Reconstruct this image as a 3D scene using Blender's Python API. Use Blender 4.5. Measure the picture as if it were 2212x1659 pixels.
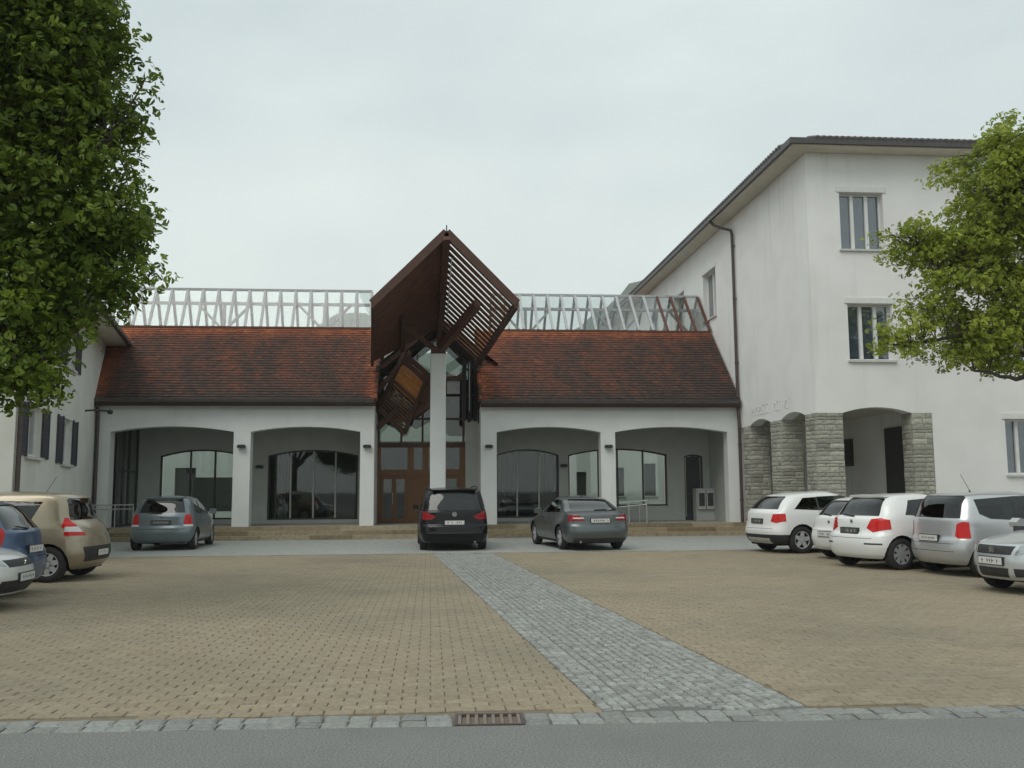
import bpy, bmesh, math, random
import numpy as np
from mathutils import Vector, Matrix
random.seed(7); rng = np.random.default_rng(7)
for o in list(bpy.data.objects): bpy.data.objects.remove(o)
sc = bpy.context.scene
COL = sc.collection
R = math.radians

# ------------------------------------------------------------------ camera
cam_d = bpy.data.cameras.new('camera'); cam = bpy.data.objects.new('camera', cam_d); COL.objects.link(cam)
yaw, pitch, roll = R(5.004), R(6.48), R(-0.354)
fw = Vector((math.sin(yaw)*math.cos(pitch), math.cos(yaw)*math.cos(pitch), math.sin(pitch)))
rt = Vector((math.cos(yaw), -math.sin(yaw), 0)); up = rt.cross(fw)
r2 = rt*math.cos(roll)+up*math.sin(roll); u2 = up*math.cos(roll)-rt*math.sin(roll)
M = Matrix((r2, u2, -fw)).transposed().to_4x4(); M.translation = Vector((0, 0, 1.62))
cam.matrix_world = M
cam_d.sensor_width = 36; cam_d.lens = 36*2020/2212; cam_d.clip_end = 6000; cam_d.clip_start = 0.1
sc.camera = cam
sc.render.resolution_x, sc.render.resolution_y = 1024, 768

# ------------------------------------------------------------------ sky, sun, exposure
SUN_EL, SUN_AZ = R(54), R(220)       # azimuth clockwise from +Y: high behind the camera to the left, veiled by cloud
w = bpy.data.worlds.new('World'); sc.world = w; w.use_nodes = True
nt = w.node_tree; nt.nodes.clear()
def wn(t, **k):
    n = nt.nodes.new(t)
    for a, b in k.items(): setattr(n, a, b)
    return n
out = wn('ShaderNodeOutputWorld'); bg = wn('ShaderNodeBackground'); bg.inputs[1].default_value = 0.1
sky = wn('ShaderNodeTexSky', sky_type='NISHITA', sun_disc=False); sky.sun_elevation = SUN_EL; sky.sun_rotation = SUN_AZ
sky.air_density = 1.6; sky.dust_density = 4
tc = wn('ShaderNodeTexCoord'); mp = wn('ShaderNodeMapping'); mp.inputs['Scale'].default_value = (1.0, 1.0, 2.2)
nz = wn('ShaderNodeTexNoise'); nz.inputs['Scale'].default_value = 2.1; nz.inputs['Detail'].default_value = 5; nz.inputs['Roughness'].default_value = .48
nt.links.new(tc.outputs['Generated'], mp.inputs[0]); nt.links.new(mp.outputs[0], nz.inputs['Vector'])
rp = wn('ShaderNodeValToRGB'); e = rp.color_ramp.elements
e[0].position = .38; e[0].color = (6.2, 7.05, 7.15, 1); e[1].position = .64; e[1].color = (7.9, 8.75, 8.5, 1)
nt.links.new(nz.outputs['Fac'], rp.inputs[0])
sep = wn('ShaderNodeSeparateXYZ'); nt.links.new(tc.outputs['Generated'], sep.inputs[0])
hz = wn('ShaderNodeMapRange'); hz.inputs['From Min'].default_value = .38; hz.inputs['From Max'].default_value = .16
nt.links.new(sep.outputs['Z'], hz.inputs['Value'])
hm = wn('ShaderNodeMix', data_type='RGBA'); hm.inputs['B'].default_value = (8.8, 9.6, 9.2, 1)
sc0 = wn('ShaderNodeMath', operation='MULTIPLY'); sc0.inputs[1].default_value = .75
nt.links.new(hz.outputs[0], sc0.inputs[0]); nt.links.new(sc0.outputs[0], hm.inputs['Factor']); nt.links.new(rp.outputs[0], hm.inputs['A'])
mx = wn('ShaderNodeMix', data_type='RGBA'); mx.inputs['Factor'].default_value = .93
nt.links.new(sky.outputs[0], mx.inputs['A']); nt.links.new(hm.outputs['Result'], mx.inputs['B'])
nt.links.new(mx.outputs['Result'], bg.inputs[0]); nt.links.new(bg.outputs[0], out.inputs[0])
sd = bpy.data.lights.new('sun', 'SUN'); sd.energy = 1.3; sd.angle = R(40); sd.color = (1, .97, .92)
sun = bpy.data.objects.new('sun', sd); COL.objects.link(sun)
sdir = Vector((math.sin(SUN_AZ)*math.cos(SUN_EL), math.cos(SUN_AZ)*math.cos(SUN_EL), math.sin(SUN_EL)))
sun.rotation_euler = sdir.to_track_quat('Z', 'Y').to_euler(); sun.location = (0, 0, 60)
vs = sc.view_settings; vs.view_transform = 'Standard'; vs.look = 'None'; vs.exposure = 0.16; vs.gamma = 1; vs.use_curve_mapping = False

# ------------------------------------------------------------------ materials
MATS = {}
def mat(name, c1, rough=.7, c2=None, scale=6, lo=.35, hi=.65, metal=0, bump=0, bscale=60, coat=0, stretch=None,
        tint=None, spec=.5, detail=5, grime=None):
    """procedural principled: noise mix c1->c2, optional 'tint' attribute mix, optional streaky grime, fine bump"""
    if name in MATS: return MATS[name]
    m = bpy.data.materials.new(name); m.use_nodes = True; t = m.node_tree; p = t.nodes['Principled BSDF']
    p.inputs['Roughness'].default_value = rough; p.inputs['Metallic'].default_value = metal
    p.inputs['Coat Weight'].default_value = coat; p.inputs['Coat Roughness'].default_value = .04
    p.inputs['Specular IOR Level'].default_value = spec
    col = None
    N = t.nodes.new; L = t.links.new
    geo = N('ShaderNodeNewGeometry')
    def noise(sc_, st=None, det=5, rough_=.55):
        n = N('ShaderNodeTexNoise'); n.inputs['Scale'].default_value = sc_; n.inputs['Detail'].default_value = det
        n.inputs['Roughness'].default_value = rough_
        if st:
            mpn = N('ShaderNodeMapping'); mpn.inputs['Scale'].default_value = st
            L(geo.outputs['Position'], mpn.inputs[0]); L(mpn.outputs[0], n.inputs['Vector'])
        else: L(geo.outputs['Position'], n.inputs['Vector'])
        return n
    def mixc(fac, a, b):
        k = N('ShaderNodeMix'); k.data_type = 'RGBA'
        L(fac, k.inputs['Factor'])
        for s, v in (('A', a), ('B', b)):
            if isinstance(v, tuple): k.inputs[s].default_value = (*v, 1)
            else: L(v, k.inputs[s])
        return k.outputs['Result']
    def mr(src, a, b, lo_=0, hi_=1):
        r = N('ShaderNodeMapRange'); r.inputs['From Min'].default_value = a; r.inputs['From Max'].default_value = b
        r.inputs['To Min'].default_value = lo_; r.inputs['To Max'].default_value = hi_
        L(src, r.inputs['Value']); return r.outputs[0]
    col = c1
    if c2:
        n = noise(scale, stretch, detail); col = mixc(mr(n.outputs['Fac'], lo, hi), c1, c2)
    if tint:            # list of colours along attribute 'tint' 0..1
        at = N('ShaderNodeAttribute'); at.attribute_name = 'tint'
        rr = N('ShaderNodeValToRGB'); els = rr.color_ramp.elements
        while len(els) < len(tint): els.new(.5)
        for i, cc in enumerate(tint): els[i].position = i/(len(tint)-1); els[i].color = (*cc, 1)
        L(at.outputs['Fac'], rr.inputs[0])
        n = noise(scale, None, detail)
        dk = N('ShaderNodeMix'); dk.data_type = 'RGBA'; dk.blend_type = 'MULTIPLY'; dk.inputs['Factor'].default_value = 1
        g = N('ShaderNodeCombineColor'); v = mr(n.outputs['Fac'], .25, .75, .72, 1.25)
        for i in range(3): L(v, g.inputs[i])
        L(rr.outputs[0], dk.inputs['A']); L(g.outputs[0], dk.inputs['B']); col = dk.outputs['Result']
    if grime:           # (colour, stretch scale, lo, hi)
        n = noise(1.0, grime[1], 6, .6); col = mixc(mr(n.outputs['Fac'], grime[2], grime[3], 0, grime[4] if len(grime) > 4 else .6), col, grime[0])
    if isinstance(col, tuple): p.inputs['Base Color'].default_value = (*col, 1)
    else: L(col, p.inputs['Base Color'])
    if bump:
        b = N('ShaderNodeBump'); b.inputs['Strength'].default_value = bump; b.inputs['Distance'].default_value = .02
        n = noise(bscale, None, 4); L(n.outputs['Fac'], b.inputs['Height']); L(b.outputs[0], p.inputs['Normal'])
    MATS[name] = m; return m
def glass(name, tintc, refl=.9, rough=.02, base=.04):
    if name in MATS: return MATS[name]
    m = bpy.data.materials.new(name); m.use_nodes = True; t = m.node_tree; t.nodes.clear(); N = t.nodes.new; L = t.links.new
    o = N('ShaderNodeOutputMaterial'); mx = N('ShaderNodeMixShader'); tr = N('ShaderNodeBsdfTransparent'); gl = N('ShaderNodeBsdfGlossy')
    tr.inputs[0].default_value = (*tintc, 1); gl.inputs['Color'].default_value = (refl, refl, refl, 1); gl.inputs['Roughness'].default_value = rough
    # symmetrical Fresnel-like factor from the facing angle (works from both sides of the pane)
    lw = N('ShaderNodeLayerWeight'); lw.inputs['Blend'].default_value = .5
    pw = N('ShaderNodeMath'); pw.operation = 'POWER'; pw.inputs[1].default_value = 3.5
    ml = N('ShaderNodeMath'); ml.operation = 'MULTIPLY_ADD'; ml.inputs[1].default_value = .9-base; ml.inputs[2].default_value = base
    L(lw.outputs['Facing'], pw.inputs[0]); L(pw.outputs[0], ml.inputs[0]); L(ml.outputs[0], mx.inputs[0])
    L(tr.outputs[0], mx.inputs[1]); L(gl.outputs[0], mx.inputs[2]); L(mx.outputs[0], o.inputs[0]); MATS[name] = m; return m

WHITE = mat('white_plaster', (.72,.73,.715), .85, (.66,.67,.655), 1.3, .4, .75, bump=.12, bscale=45, grime=((.46,.46,.43), (1.6,1.6,.16), .6, .8, .35))
WHITE2 = mat('school_plaster', (.80,.79,.77), .88, (.72,.71,.69), .8, .4, .75, bump=.12, bscale=40, grime=((.45,.44,.42), (2.2,2.2,.13), .56, .8, .38))
CREAM = mat('cream_plaster', (.66,.66,.61), .88, (.58,.58,.52), 1.1, .4, .75, bump=.12, bscale=40, grime=((.42,.41,.36), (1.8,1.8,.2), .58, .8, .4))
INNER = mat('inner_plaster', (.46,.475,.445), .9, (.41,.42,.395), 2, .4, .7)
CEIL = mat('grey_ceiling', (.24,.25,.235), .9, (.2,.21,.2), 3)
SOFFIT = mat('cream_soffit', (.66,.62,.52), .8, (.58,.54,.45), 3)
TILE = mat('roof_tile_clay', (.1,.1,.1), .9, scale=7, tint=[(.028,.021,.018), (.055,.030,.022), (.118,.040,.023), (.21,.063,.026), (.32,.105,.038)], bump=.25, bscale=45)
GREYTILE = mat('grey_roof_tile', (.10,.09,.085), .85, (.16,.145,.13), 5, bump=.3)
GUTTER = mat('dark_gutter', (.055,.052,.055), .45, (.08,.07,.068), 8)
PIPE = mat('brown_downpipe', (.06,.042,.042), .4, (.085,.06,.058), 9)
STEEL = mat('grey_steel', (.36,.37,.37), .5, (.43,.44,.44), 7)
PURLIN = mat('weathered_timber', (.34,.335,.33), .8, (.42,.415,.40), 7)
RUSTY = mat('red_brown_timber', (.085,.032,.022), .7, (.13,.05,.032), 5, stretch=(3,3,3))
DKWOOD = mat('dark_brown_wood', (.055,.026,.017), .7, (.095,.042,.026), 6, stretch=(4,4,1.2), bump=.1)
SHEET = mat('red_brown_boarding', (.095,.036,.02), .62, (.15,.058,.03), 2.2, bump=.12, bscale=30, grime=((.035,.018,.015), (3,3,.6), .5, .75, .6))
SLATW = mat('slat_wood', (.12,.055,.026), .7, (.20,.092,.042), 5, stretch=(3,3,3), bump=.1)
ORANGE = mat('orange_wood', (.55,.22,.045), .55, (.42,.15,.032), 4, stretch=(5,5,1), bump=.06)
DOORW = mat('door_wood', (.17,.075,.024), .5, (.12,.05,.016), 4, stretch=(8,8,1))
BLACKM = mat('black_metal', (.02,.02,.022), .5, (.032,.03,.03), 5)
ALU = mat('pale_mullion', (.5,.5,.48), .5, (.42,.42,.4), 6)
WINW = mat('white_window_frame', (.72,.72,.70), .5, (.66,.66,.64), 5)
DKFR = mat('dark_frame', (.04,.042,.042), .5, (.055,.056,.055), 6)
SHUT = mat('blue_black_shutter', (.035,.036,.05), .6, (.05,.05,.065), 6)
BLIND = mat('grey_blue_blind', (.22,.245,.30), .6, (.18,.2,.25), 4)
SILL = mat('pale_sill', (.58,.58,.56), .75, (.5,.5,.48), 4)
STONE = mat('pier_stone', (.3,.3,.28), .92, scale=16, tint=[(.24,.23,.195), (.31,.302,.255), (.375,.365,.31), (.46,.445,.38)], bump=.6, bscale=28)
MORTAR = mat('mortar', (.22,.215,.19), .95, (.17,.165,.15), 12)
STEPST = mat('sandstone', (.36,.28,.15), .9, scale=9, tint=[(.20,.16,.10), (.29,.24,.155), (.35,.305,.215), (.40,.36,.27)], bump=.3, bscale=40, grime=((.12,.10,.07), (3,3,3), .55, .75, .5))
FLOORS = mat('arcade_floor', (.30,.29,.26), .8, (.24,.23,.2), 6)
PAVER = mat('tan_paver', (.3,.26,.19), .9, scale=22, tint=[(.240,.199,.134), (.262,.219,.150), (.275,.231,.160), (.295,.250,.176)], bump=.3, bscale=90, grime=((.155,.138,.104), (.3,.3,.3), .46, .7, .6))
SETT = mat('grey_granite_sett', (.3,.31,.31), .85, scale=26, tint=[(.195,.199,.186), (.25,.256,.24), (.285,.292,.273), (.34,.347,.325)], bump=.4, bscale=80)
JOINT = mat('paver_joint', (.185,.155,.107), .95, (.15,.127,.09), 30)
GJOINT = mat('sett_joint', (.15,.15,.138), .95, (.11,.11,.10), 30)
ASPH = mat('asphalt', (.155,.157,.147), .92, (.30,.302,.285), 70, .40, .64, bump=.8, bscale=120, detail=9, grime=((.165,.167,.157), (.7,.7,.7), .45, .7, .6))
GROUND = mat('ground_asphalt', (.11,.11,.105), .95, (.15,.15,.14), 3)
RUSTI = mat('rusty_iron', (.11,.075,.068), .75, (.065,.05,.046), 18, bump=.2)
BARK = mat('bark', (.05,.04,.03), .95, (.085,.07,.055), 14, bump=.8, bscale=25)
def leafmat(name, tint):
    m = mat(name, (.1,.1,.1), .55, scale=9, tint=tint, spec=.3)
    t = m.node_tree; p = t.nodes['Principled BSDF']
    tl = t.nodes.new('ShaderNodeBsdfTranslucent'); ms = t.nodes.new('ShaderNodeMixShader'); ms.inputs[0].default_value = .45
    src = p.inputs['Base Color'].links[0].from_socket; t.links.new(src, tl.inputs[0])
    o = t.nodes['Material Output']; t.links.new(p.outputs[0], ms.inputs[1]); t.links.new(tl.outputs[0], ms.inputs[2]); t.links.new(ms.outputs[0], o.inputs[0])
    return m
LEAF1 = leafmat('leaf_dark', [(.055,.088,.010), (.10,.155,.015), (.16,.225,.024), (.25,.315,.045)])
LEAF2 = leafmat('leaf_light', [(.15,.20,.025), (.235,.295,.035), (.32,.375,.05), (.42,.46,.085)])
HALLGLASS = glass('hall_glass', (.74,.80,.77), .9, base=.06)
SKYGLASS = glass('skylight_glass', (.95,.965,.96), .8, base=.035)
CARGLASS = glass('car_glass', (.09,.125,.12), .9, base=.065)

# ------------------------------------------------------------------ mesh helpers
class MB:
    def __init__(s): s.v = []; s.f = []; s.t = []
    def add(s, vs, fs, t=.5):
        n = len(s.v); s.v += [tuple(map(float, q)) for q in vs]; s.f += [tuple(i+n for i in f) for f in fs]; s.t += [t]*len(fs); return s
    def box(s, x0, x1, y0, y1, z0, z1, t=.5):
        return s.add([(x0,y0,z0),(x1,y0,z0),(x1,y1,z0),(x0,y1,z0),(x0,y0,z1),(x1,y0,z1),(x1,y1,z1),(x0,y1,z1)],
                     [(0,3,2,1),(4,5,6,7),(0,1,5,4),(1,2,6,5),(2,3,7,6),(3,0,4,7)], t)
    def beam(s, p, q, wd, h, upv=(0,0,1), t=.5):
        p, q = Vector(p), Vector(q); d = (q-p).normalized(); a = d.cross(Vector(upv)).normalized(); b = a.cross(d).normalized()
        a *= wd/2; b *= h/2
        return s.add([p-a-b,p+a-b,p+a+b,p-a+b,q-a-b,q+a-b,q+a+b,q-a+b], [(0,1,2,3),(7,6,5,4),(0,4,5,1),(1,5,6,2),(2,6,7,3),(3,7,4,0)], t)
    def prism(s, poly, ext, t=.5):
        n = len(poly); a = [Vector(q) for q in poly]; e_ = Vector(ext)
        vs_ = a+[q+e_ for q in a]
        nrm = Vector((0,0,0))
        for i in range(n): nrm += a[i].cross(a[(i+1)%n])
        flip = nrm.dot(e_) > 0
        fs = [tuple(range(n)), tuple(range(2*n-1, n-1, -1))]+[(i, i+n, (i+1)%n+n, (i+1)%n) for i in range(n)]
        if flip: fs = [tuple(reversed(f)) for f in fs]
        return s.add(vs_, fs, t)
    def tube(s, pts, r, n=8, r1=None, t=.5, cap=True):
        pts = [Vector(q) for q in pts]; k = len(pts); rings = []
        for i, p in enumerate(pts):
            d = (pts[min(i+1,k-1)]-pts[max(i-1,0)]).normalized()
            a = d.cross(Vector((0,0,1)) if abs(d.z) < .95 else Vector((1,0,0))).normalized(); b = d.cross(a)
            rr = r+(r1-r)*i/(k-1) if r1 is not None else r
            rings.append([p+(a*math.cos(2*math.pi*j/n)+b*math.sin(2*math.pi*j/n))*rr for j in range(n)])
        vs_ = [q for rg in rings for q in rg]
        fs = [(i*n+j, (i+1)*n+j, (i+1)*n+(j+1)%n, i*n+(j+1)%n) for i in range(k-1) for j in range(n)]
        if cap: fs += [tuple(range(n)), tuple(range((k-1)*n+n-1, (k-1)*n-1, -1))]
        return s.add(vs_, fs, t)
    def lathe(s, prof, n=24, axis='y', c=(0,0,0), t=.5):
        vs_, k = [], len(prof)
        for r_, h_ in prof:
            for j in range(n):
                a = 2*math.pi*j/n
                vs_.append((c[0]+r_*math.cos(a), c[1]+h_, c[2]+r_*math.sin(a)) if axis == 'y' else (c[0]+r_*math.cos(a), c[1]+r_*math.sin(a), c[2]+h_))
        fs = [(i*n+j, i*n+(j+1)%n, (i+1)*n+(j+1)%n, (i+1)*n+j) for i in range(k-1) for j in range(n)]
        return s.add(vs_, fs, t)
    def mesh(s, name, m, smooth=False):
        me = bpy.data.meshes.new(name); me.from_pydata(s.v, [], s.f)
        if s.t:
            at = me.attributes.new('tint', 'FLOAT', 'FACE'); at.data.foreach_set('value', s.t)
        if m: me.materials.append(m)
        if smooth: me.polygons.foreach_set('use_smooth', [True]*len(me.polygons))
        me.update(); return me
    def build(s, name, m, parent=None, smooth=False, **props):
        o = bpy.data.objects.new(name, s.mesh(name, m, smooth)); COL.objects.link(o)
        if parent: o.parent = parent
        for k, v in props.items(): o[k] = v
        return o
def thing(name, label, cat, loc=(0,0,0), rz=0, group=None):
    o = bpy.data.objects.new(name, None); COL.objects.link(o); o.empty_display_size = .2
    o.location = loc; o.rotation_euler = (0,0,rz); o['label'] = label; o['category'] = cat
    if group: o['group'] = group
    return o
def place(mesh, name, parent=None, loc=(0,0,0), rz=0, **props):
    o = bpy.data.objects.new(name, mesh); COL.objects.link(o); o.location = loc; o.rotation_euler = (0,0,rz)
    if parent: o.parent = parent
    for k, v in props.items(): o[k] = v
    return o
def arch_pts(a, b, zs, zc, n=14):
    """segmental arch from (a,zs) over to (b,zs) with crown zc"""
    hw = (b-a)/2; h = zc-zs; rad = (hw*hw+h*h)/(2*h); cz = zc-rad; c = (a+b)/2
    return [(c+hw*(-1+2*i/n), cz+math.sqrt(max(0, rad*rad-(hw*(-1+2*i/n))**2))) for i in range(n+1)]
def arcade_outline(x0, x1, zb, zt, ops):
    """closed (x,z) outline of a wall standing on zb with arched openings open at the bottom"""
    p = [(x0, zt), (x0, zb)]
    for a, b, zs, zc in ops:
        p += ([(a, zb)] if abs(a-x0) > 1e-3 else [])+arch_pts(a, b, zs, zc)+[(b, zb)]
    p += [(x1, zb), (x1, zt)]
    return p
def panel_wall(mb, org, ux, nx, U0, U1, V0, V1, holes, th):
    """wall panel in (u,v=z) with rectangular holes (u0,u1,v0,v1); outer face at org, thickness th going along -nx"""
    org, ux, nx = Vector(org), Vector(ux), Vector(nx)
    us = sorted({U0, U1, *[h[0] for h in holes], *[h[1] for h in holes]}); zs = sorted({V0, V1, *[h[2] for h in holes], *[h[3] for h in holes]})
    P = lambda u, v, d: org+ux*u-nx*d+Vector((0,0,v))
    ccw = ux.cross(Vector((0,0,1))).dot(nx) > 0
    def q(a): mb.add(a if ccw else a[::-1], [(0,1,2,3)])
    for i in range(len(us)-1):
        for j in range(len(zs)-1):
            cu, cz = (us[i]+us[i+1])/2, (zs[j]+zs[j+1])/2
            if any(h[0] < cu < h[1] and h[2] < cz < h[3] for h in holes): continue
            a, b, c, d = us[i], us[i+1], zs[j], zs[j+1]
            q([P(a,c,0),P(b,c,0),P(b,d,0),P(a,d,0)]); q([P(b,c,th),P(a,c,th),P(a,d,th),P(b,d,th)])
    for a, b, c, d in list(holes):
        q([P(a,c,th),P(a,c,0),P(a,d,0),P(a,d,th)][::-1]); q([P(b,c,0),P(b,c,th),P(b,d,th),P(b,d,0)][::-1])
        q([P(a,c,0),P(a,c,th),P(b,c,th),P(b,c,0)][::-1]); q([P(a,d,th),P(a,d,0),P(b,d,0),P(b,d,th)][::-1])
    a, b, c, d = U0, U1, V0, V1
    q([P(a,c,th),P(a,c,0),P(a,d,0),P(a,d,th)]); q([P(b,c,0),P(b,c,th),P(b,d,th),P(b,d,0)]); q([P(a,d,0),P(b,d,0),P(b,d,th),P(a,d,th)]); q([P(a,c,th),P(b,c,th),P(b,c,0),P(a,c,0)])
    return mb

# ================================================================== GROUND
g = MB(); S = 900
g.add([(-S,-S,-.07),(S,-S,-.07),(S,S,-.07),(-S,S,-.07)], [(0,1,2,3)]); g.build('ground', GROUND, kind='structure')
edge = lambda x: 6.71-.047*x              # line where road meets the sett row
top_ = lambda x: edge(x)+.35
g = MB(); g.add([(-40,-30,0),(40,-30,0),(40,edge(40),0),(-40,edge(-40),0)], [(0,1,2,3)])
g.add([(-40,edge(-40),0),(40,edge(40),0),(40,edge(40),-.069),(-40,edge(-40),-.069)], [(0,1,2,3)]); g.build('road', ASPH, kind='structure')
PL0, PL1 = (.08-1.225/17.75*0, 24.75), (1.27, 7.03)
pathL = lambda y: .07+(24.82-y)/(24.82-6.97)*1.22        # left / right edges of the grey path
pathR = lambda y: pathL(y)+1.53
YB0 = 24.75                                              # tan field ends, grey band begins
def paver_mesh(w_, d_, mm, t, seed):
    rr = random.Random(seed); mb = MB(); add_paver(mb, 0, 0, w_, d_, 0, t, rr); return mb.mesh('paver', mm)
def add_paver(mb, cx, cy, w_, d_, z, t, rr, ch=.006):
    a, b = w_/2, d_/2; h = [z+rr.uniform(-.0022,.0022) for _ in range(4)]; c = ch
    vs_ = [(cx-a,cy-b,-.04),(cx+a,cy-b,-.04),(cx+a,cy+b,-.04),(cx-a,cy+b,-.04),(cx-a,cy-b,z-c),(cx+a,cy-b,z-c),(cx+a,cy+b,z-c),(cx-a,cy+b,z-c),
           (cx-a+c,cy-b+c,h[0]),(cx+a-c,cy-b+c,h[1]),(cx+a-c,cy+b-c,h[2]),(cx-a+c,cy+b-c,h[3])]
    mb.add(vs_, [(8,9,10,11),(4,5,9,8),(5,6,10,9),(6,7,11,10),(7,4,8,11),(0,1,5,4),(1,2,6,5),(2,3,7,6),(3,0,4,7)], t)
plaza = MB().add([(-30,top_(-30)-.4,-.014),(30,top_(30)-.4,-.014),(30,YB0,-.014),(-30,YB0,-.014)], [(0,1,2,3)]).build('paved_square', JOINT, kind='structure')
PW, PD, JN = .224, .135, .008
pv = [paver_mesh(PW-JN, PD-JN, PAVER, t, 10+i) for i, t in enumerate((.1,.3,.42,.5,.55,.62,.75,.95))]
rest = MB(); near = []
rr = random.Random(3); nrow = int((YB0-6.3)/PD)
for j in range(nrow):
    y = 6.35+j*PD+PD/2
    x = -15+(j % 2)*PW/2
    while x < 14.6:
        ok = y-PD/2 > top_(x)+.004 and not (pathL(y)-PW/2 < x < pathR(y)+PW/2)
        if ok:
            vis = -.47*y-.3 < x < .66*y+.3
            if vis and y < 9.6: near.append((y, x))
            elif -.62*y-1 < x < .78*y+1: add_paver(rest, x, y, PW-JN, PD-JN, rr.uniform(-.0025,.0025), min(1, max(0, rr.gauss(.5,.2))), rr)
        x += PW
near.sort()
for k, (y, x) in enumerate(near):
    if k < 300: place(rr.choice(pv), 'paver', plaza, (x, y, rr.uniform(-.0025,.0025)), rr.uniform(-.008,.008))
    else: add_paver(rest, x, y, PW-JN, PD-JN, rr.uniform(-.0025,.0025), min(1, max(0, rr.gauss(.5,.2))), rr)
# cut pavers along the path edges
for j in range(nrow):
    y = 6.35+j*PD+PD/2
    if y-PD/2 < top_(1.3): continue
    for sgn in (-1, 1):
        ed = pathL(y)-.012 if sgn < 0 else pathR(y)+.012
        k = math.floor((ed-(-15+(j % 2)*PW/2))/PW+.5) if sgn < 0 else math.ceil((ed-(-15+(j % 2)*PW/2))/PW-.5)
        xs = -15+(j % 2)*PW/2+k*PW
        # the neighbouring full pavers end half a paver from the path: fill the strip
        if sgn < 0:
            lim = pathL(y)-PW/2; m_ = math.floor((lim-(-15+(j % 2)*PW/2))/PW); a = -15+(j % 2)*PW/2+m_*PW+PW/2+JN/2; b = ed
        else:
            lim = pathR(y)+PW/2; m_ = math.ceil((lim-(-15+(j % 2)*PW/2))/PW); a = ed; b = -15+(j % 2)*PW/2+m_*PW-PW/2-JN/2
        if b-a > .03: add_paver(rest, (a+b)/2, y, b-a, PD-JN, 0, min(1, max(0, rr.gauss(.5,.2))), rr)
rest.build('paver_field', PAVER, plaza, kind='stuff')

# grey granite path across the square
path = MB().add([(pathL(6.7),6.7,-.010),(pathR(6.7),6.7,-.010),(pathR(YB0),YB0,-.010),(pathL(YB0),YB0,-.010)], [(0,1,2,3)]).build('sett_path', GJOINT, kind='structure')
def add_sett(mb, cx, cy, w_, d_, rot, z, t, rr):
    n = 6; vs_ = []
    base = [(-.5,-.5),(.5,-.5),(.5,.5),(-.5,.5)]; ca, sa = math.cos(rot), math.sin(rot)
    jit = [(a+rr.uniform(-.09,.09), b+rr.uniform(-.09,.09)) for a, b in base]
    for sc_, zz in ((1.0,-.03), (1.0, z-.009), (.78, z)):
        for a, b in jit:
            x_, y_ = a*w_*sc_, b*d_*sc_; vs_.append((cx+x_*ca-y_*sa, cy+x_*sa+y_*ca, zz+(rr.uniform(-.003,.003) if zz > -.02 else 0)))
    mb.add(vs_, [(8,9,10,11)]+[(i, (i+1)%4, 4+(i+1)%4, 4+i) for i in range(4)]+[(4+i, 4+(i+1)%4, 8+(i+1)%4, 8+i) for i in range(4)], t)
sm = []
for i, t in enumerate((.08,.25,.4,.5,.6,.75,.95)):
    mb = MB(); add_sett(mb, 0, 0, .078, .074, 0, 0, t, random.Random(40+i)); sm.append(mb.mesh('sett', SETT))
slots = []
y = 7.1
while y < YB0-.05:
    wrow = pathR(y)-pathL(y)
    for k in range(3): slots.append((y+(.03 if k % 2 else 0), pathL(y)+.045+k*.085, R(4), 1))      # straight border rows
    for k in range(2): slots.append((y, pathR(y)-.045-k*.085, R(4), 1))
    n = int((wrow-.44)/.084)
    for k in range(n):
        u = (k+.5)/n; arc = .16*math.sin(u*math.pi*2)
        slots.append((y+arc*.6, pathL(y)+.265+u*(wrow-.44), R(4)+.5*math.cos(u*math.pi*2)*.6, .93))
    y += .083
slots.sort(); restm = MB()
for k, (yy, xx, ro, s_) in enumerate(slots):
    if k < 300: place(rr.choice(sm), 'sett', path, (xx+rr.uniform(-.005,.005), yy+rr.uniform(-.005,.005), rr.uniform(-.004,.003)), ro+rr.uniform(-.12,.12))
    else: add_sett(restm, xx+rr.uniform(-.006,.006), yy+rr.uniform(-.006,.006), .078*s_, .074*s_, ro+rr.uniform(-.12,.12), rr.uniform(-.004,.003), min(1,max(0,rr.gauss(.5,.25))), rr)
restm.build('sett_field', SETT, path, kind='stuff')

# sett rows between the square and the road, with the drain let in
GX0, GX1 = .17, .66
row = MB().add([(-12,edge(-12),-.012),(GX0-.01,edge(GX0),-.012),(GX0-.01,top_(GX0),-.012),(-12,top_(-12),-.012),
                (GX1+.01,edge(GX1),-.012),(12,edge(12),-.012),(12,top_(12),-.012),(GX1+.01,top_(GX1),-.012)], [(0,1,2,3),(4,5,6,7)]).build('kerb_row', GJOINT, kind='structure')
km = []
for i, t in enumerate((.0,.08,.16,.25,.34,.45)):
    mb = MB(); q = random.Random(60+i); add_sett(mb, 0, 0, .168, .154, 0, 0, t, q); km.append(mb.mesh('kerb_sett', SETT))
for r_ in range(2):
    for sg, x0_ in ((-1, GX0-.012-.088), (1, GX1+.012+.088)):
        x = x0_
        while -5.4 < x < 7:
            place(rr.choice(km), 'kerb_sett', row, (x, edge(x)+.088+r_*.172, .006+rr.uniform(-.004,.004)), -.047+rr.uniform(-.03,.03))
            x += sg*(.178+rr.uniform(-.002,.012))
GRATE = mat('worn_grate_iron', (.22,.175,.16), .7, (.14,.11,.10), 25)
dr = thing('drain_grate', 'rusty iron slotted drain grate let into the grey sett row', 'drain', ((GX0+GX1)/2, edge(.41), 0), -.047)
W2 = (GX1-GX0)/2; mb = MB()
for a, b, c, d in ((-W2,W2,.012,.034),(-W2,W2,.316,.338),(-W2,-W2+.02,.035,.315),(W2-.02,W2,.035,.315)): mb.box(a,b,c,d,-.06,.008)
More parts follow.
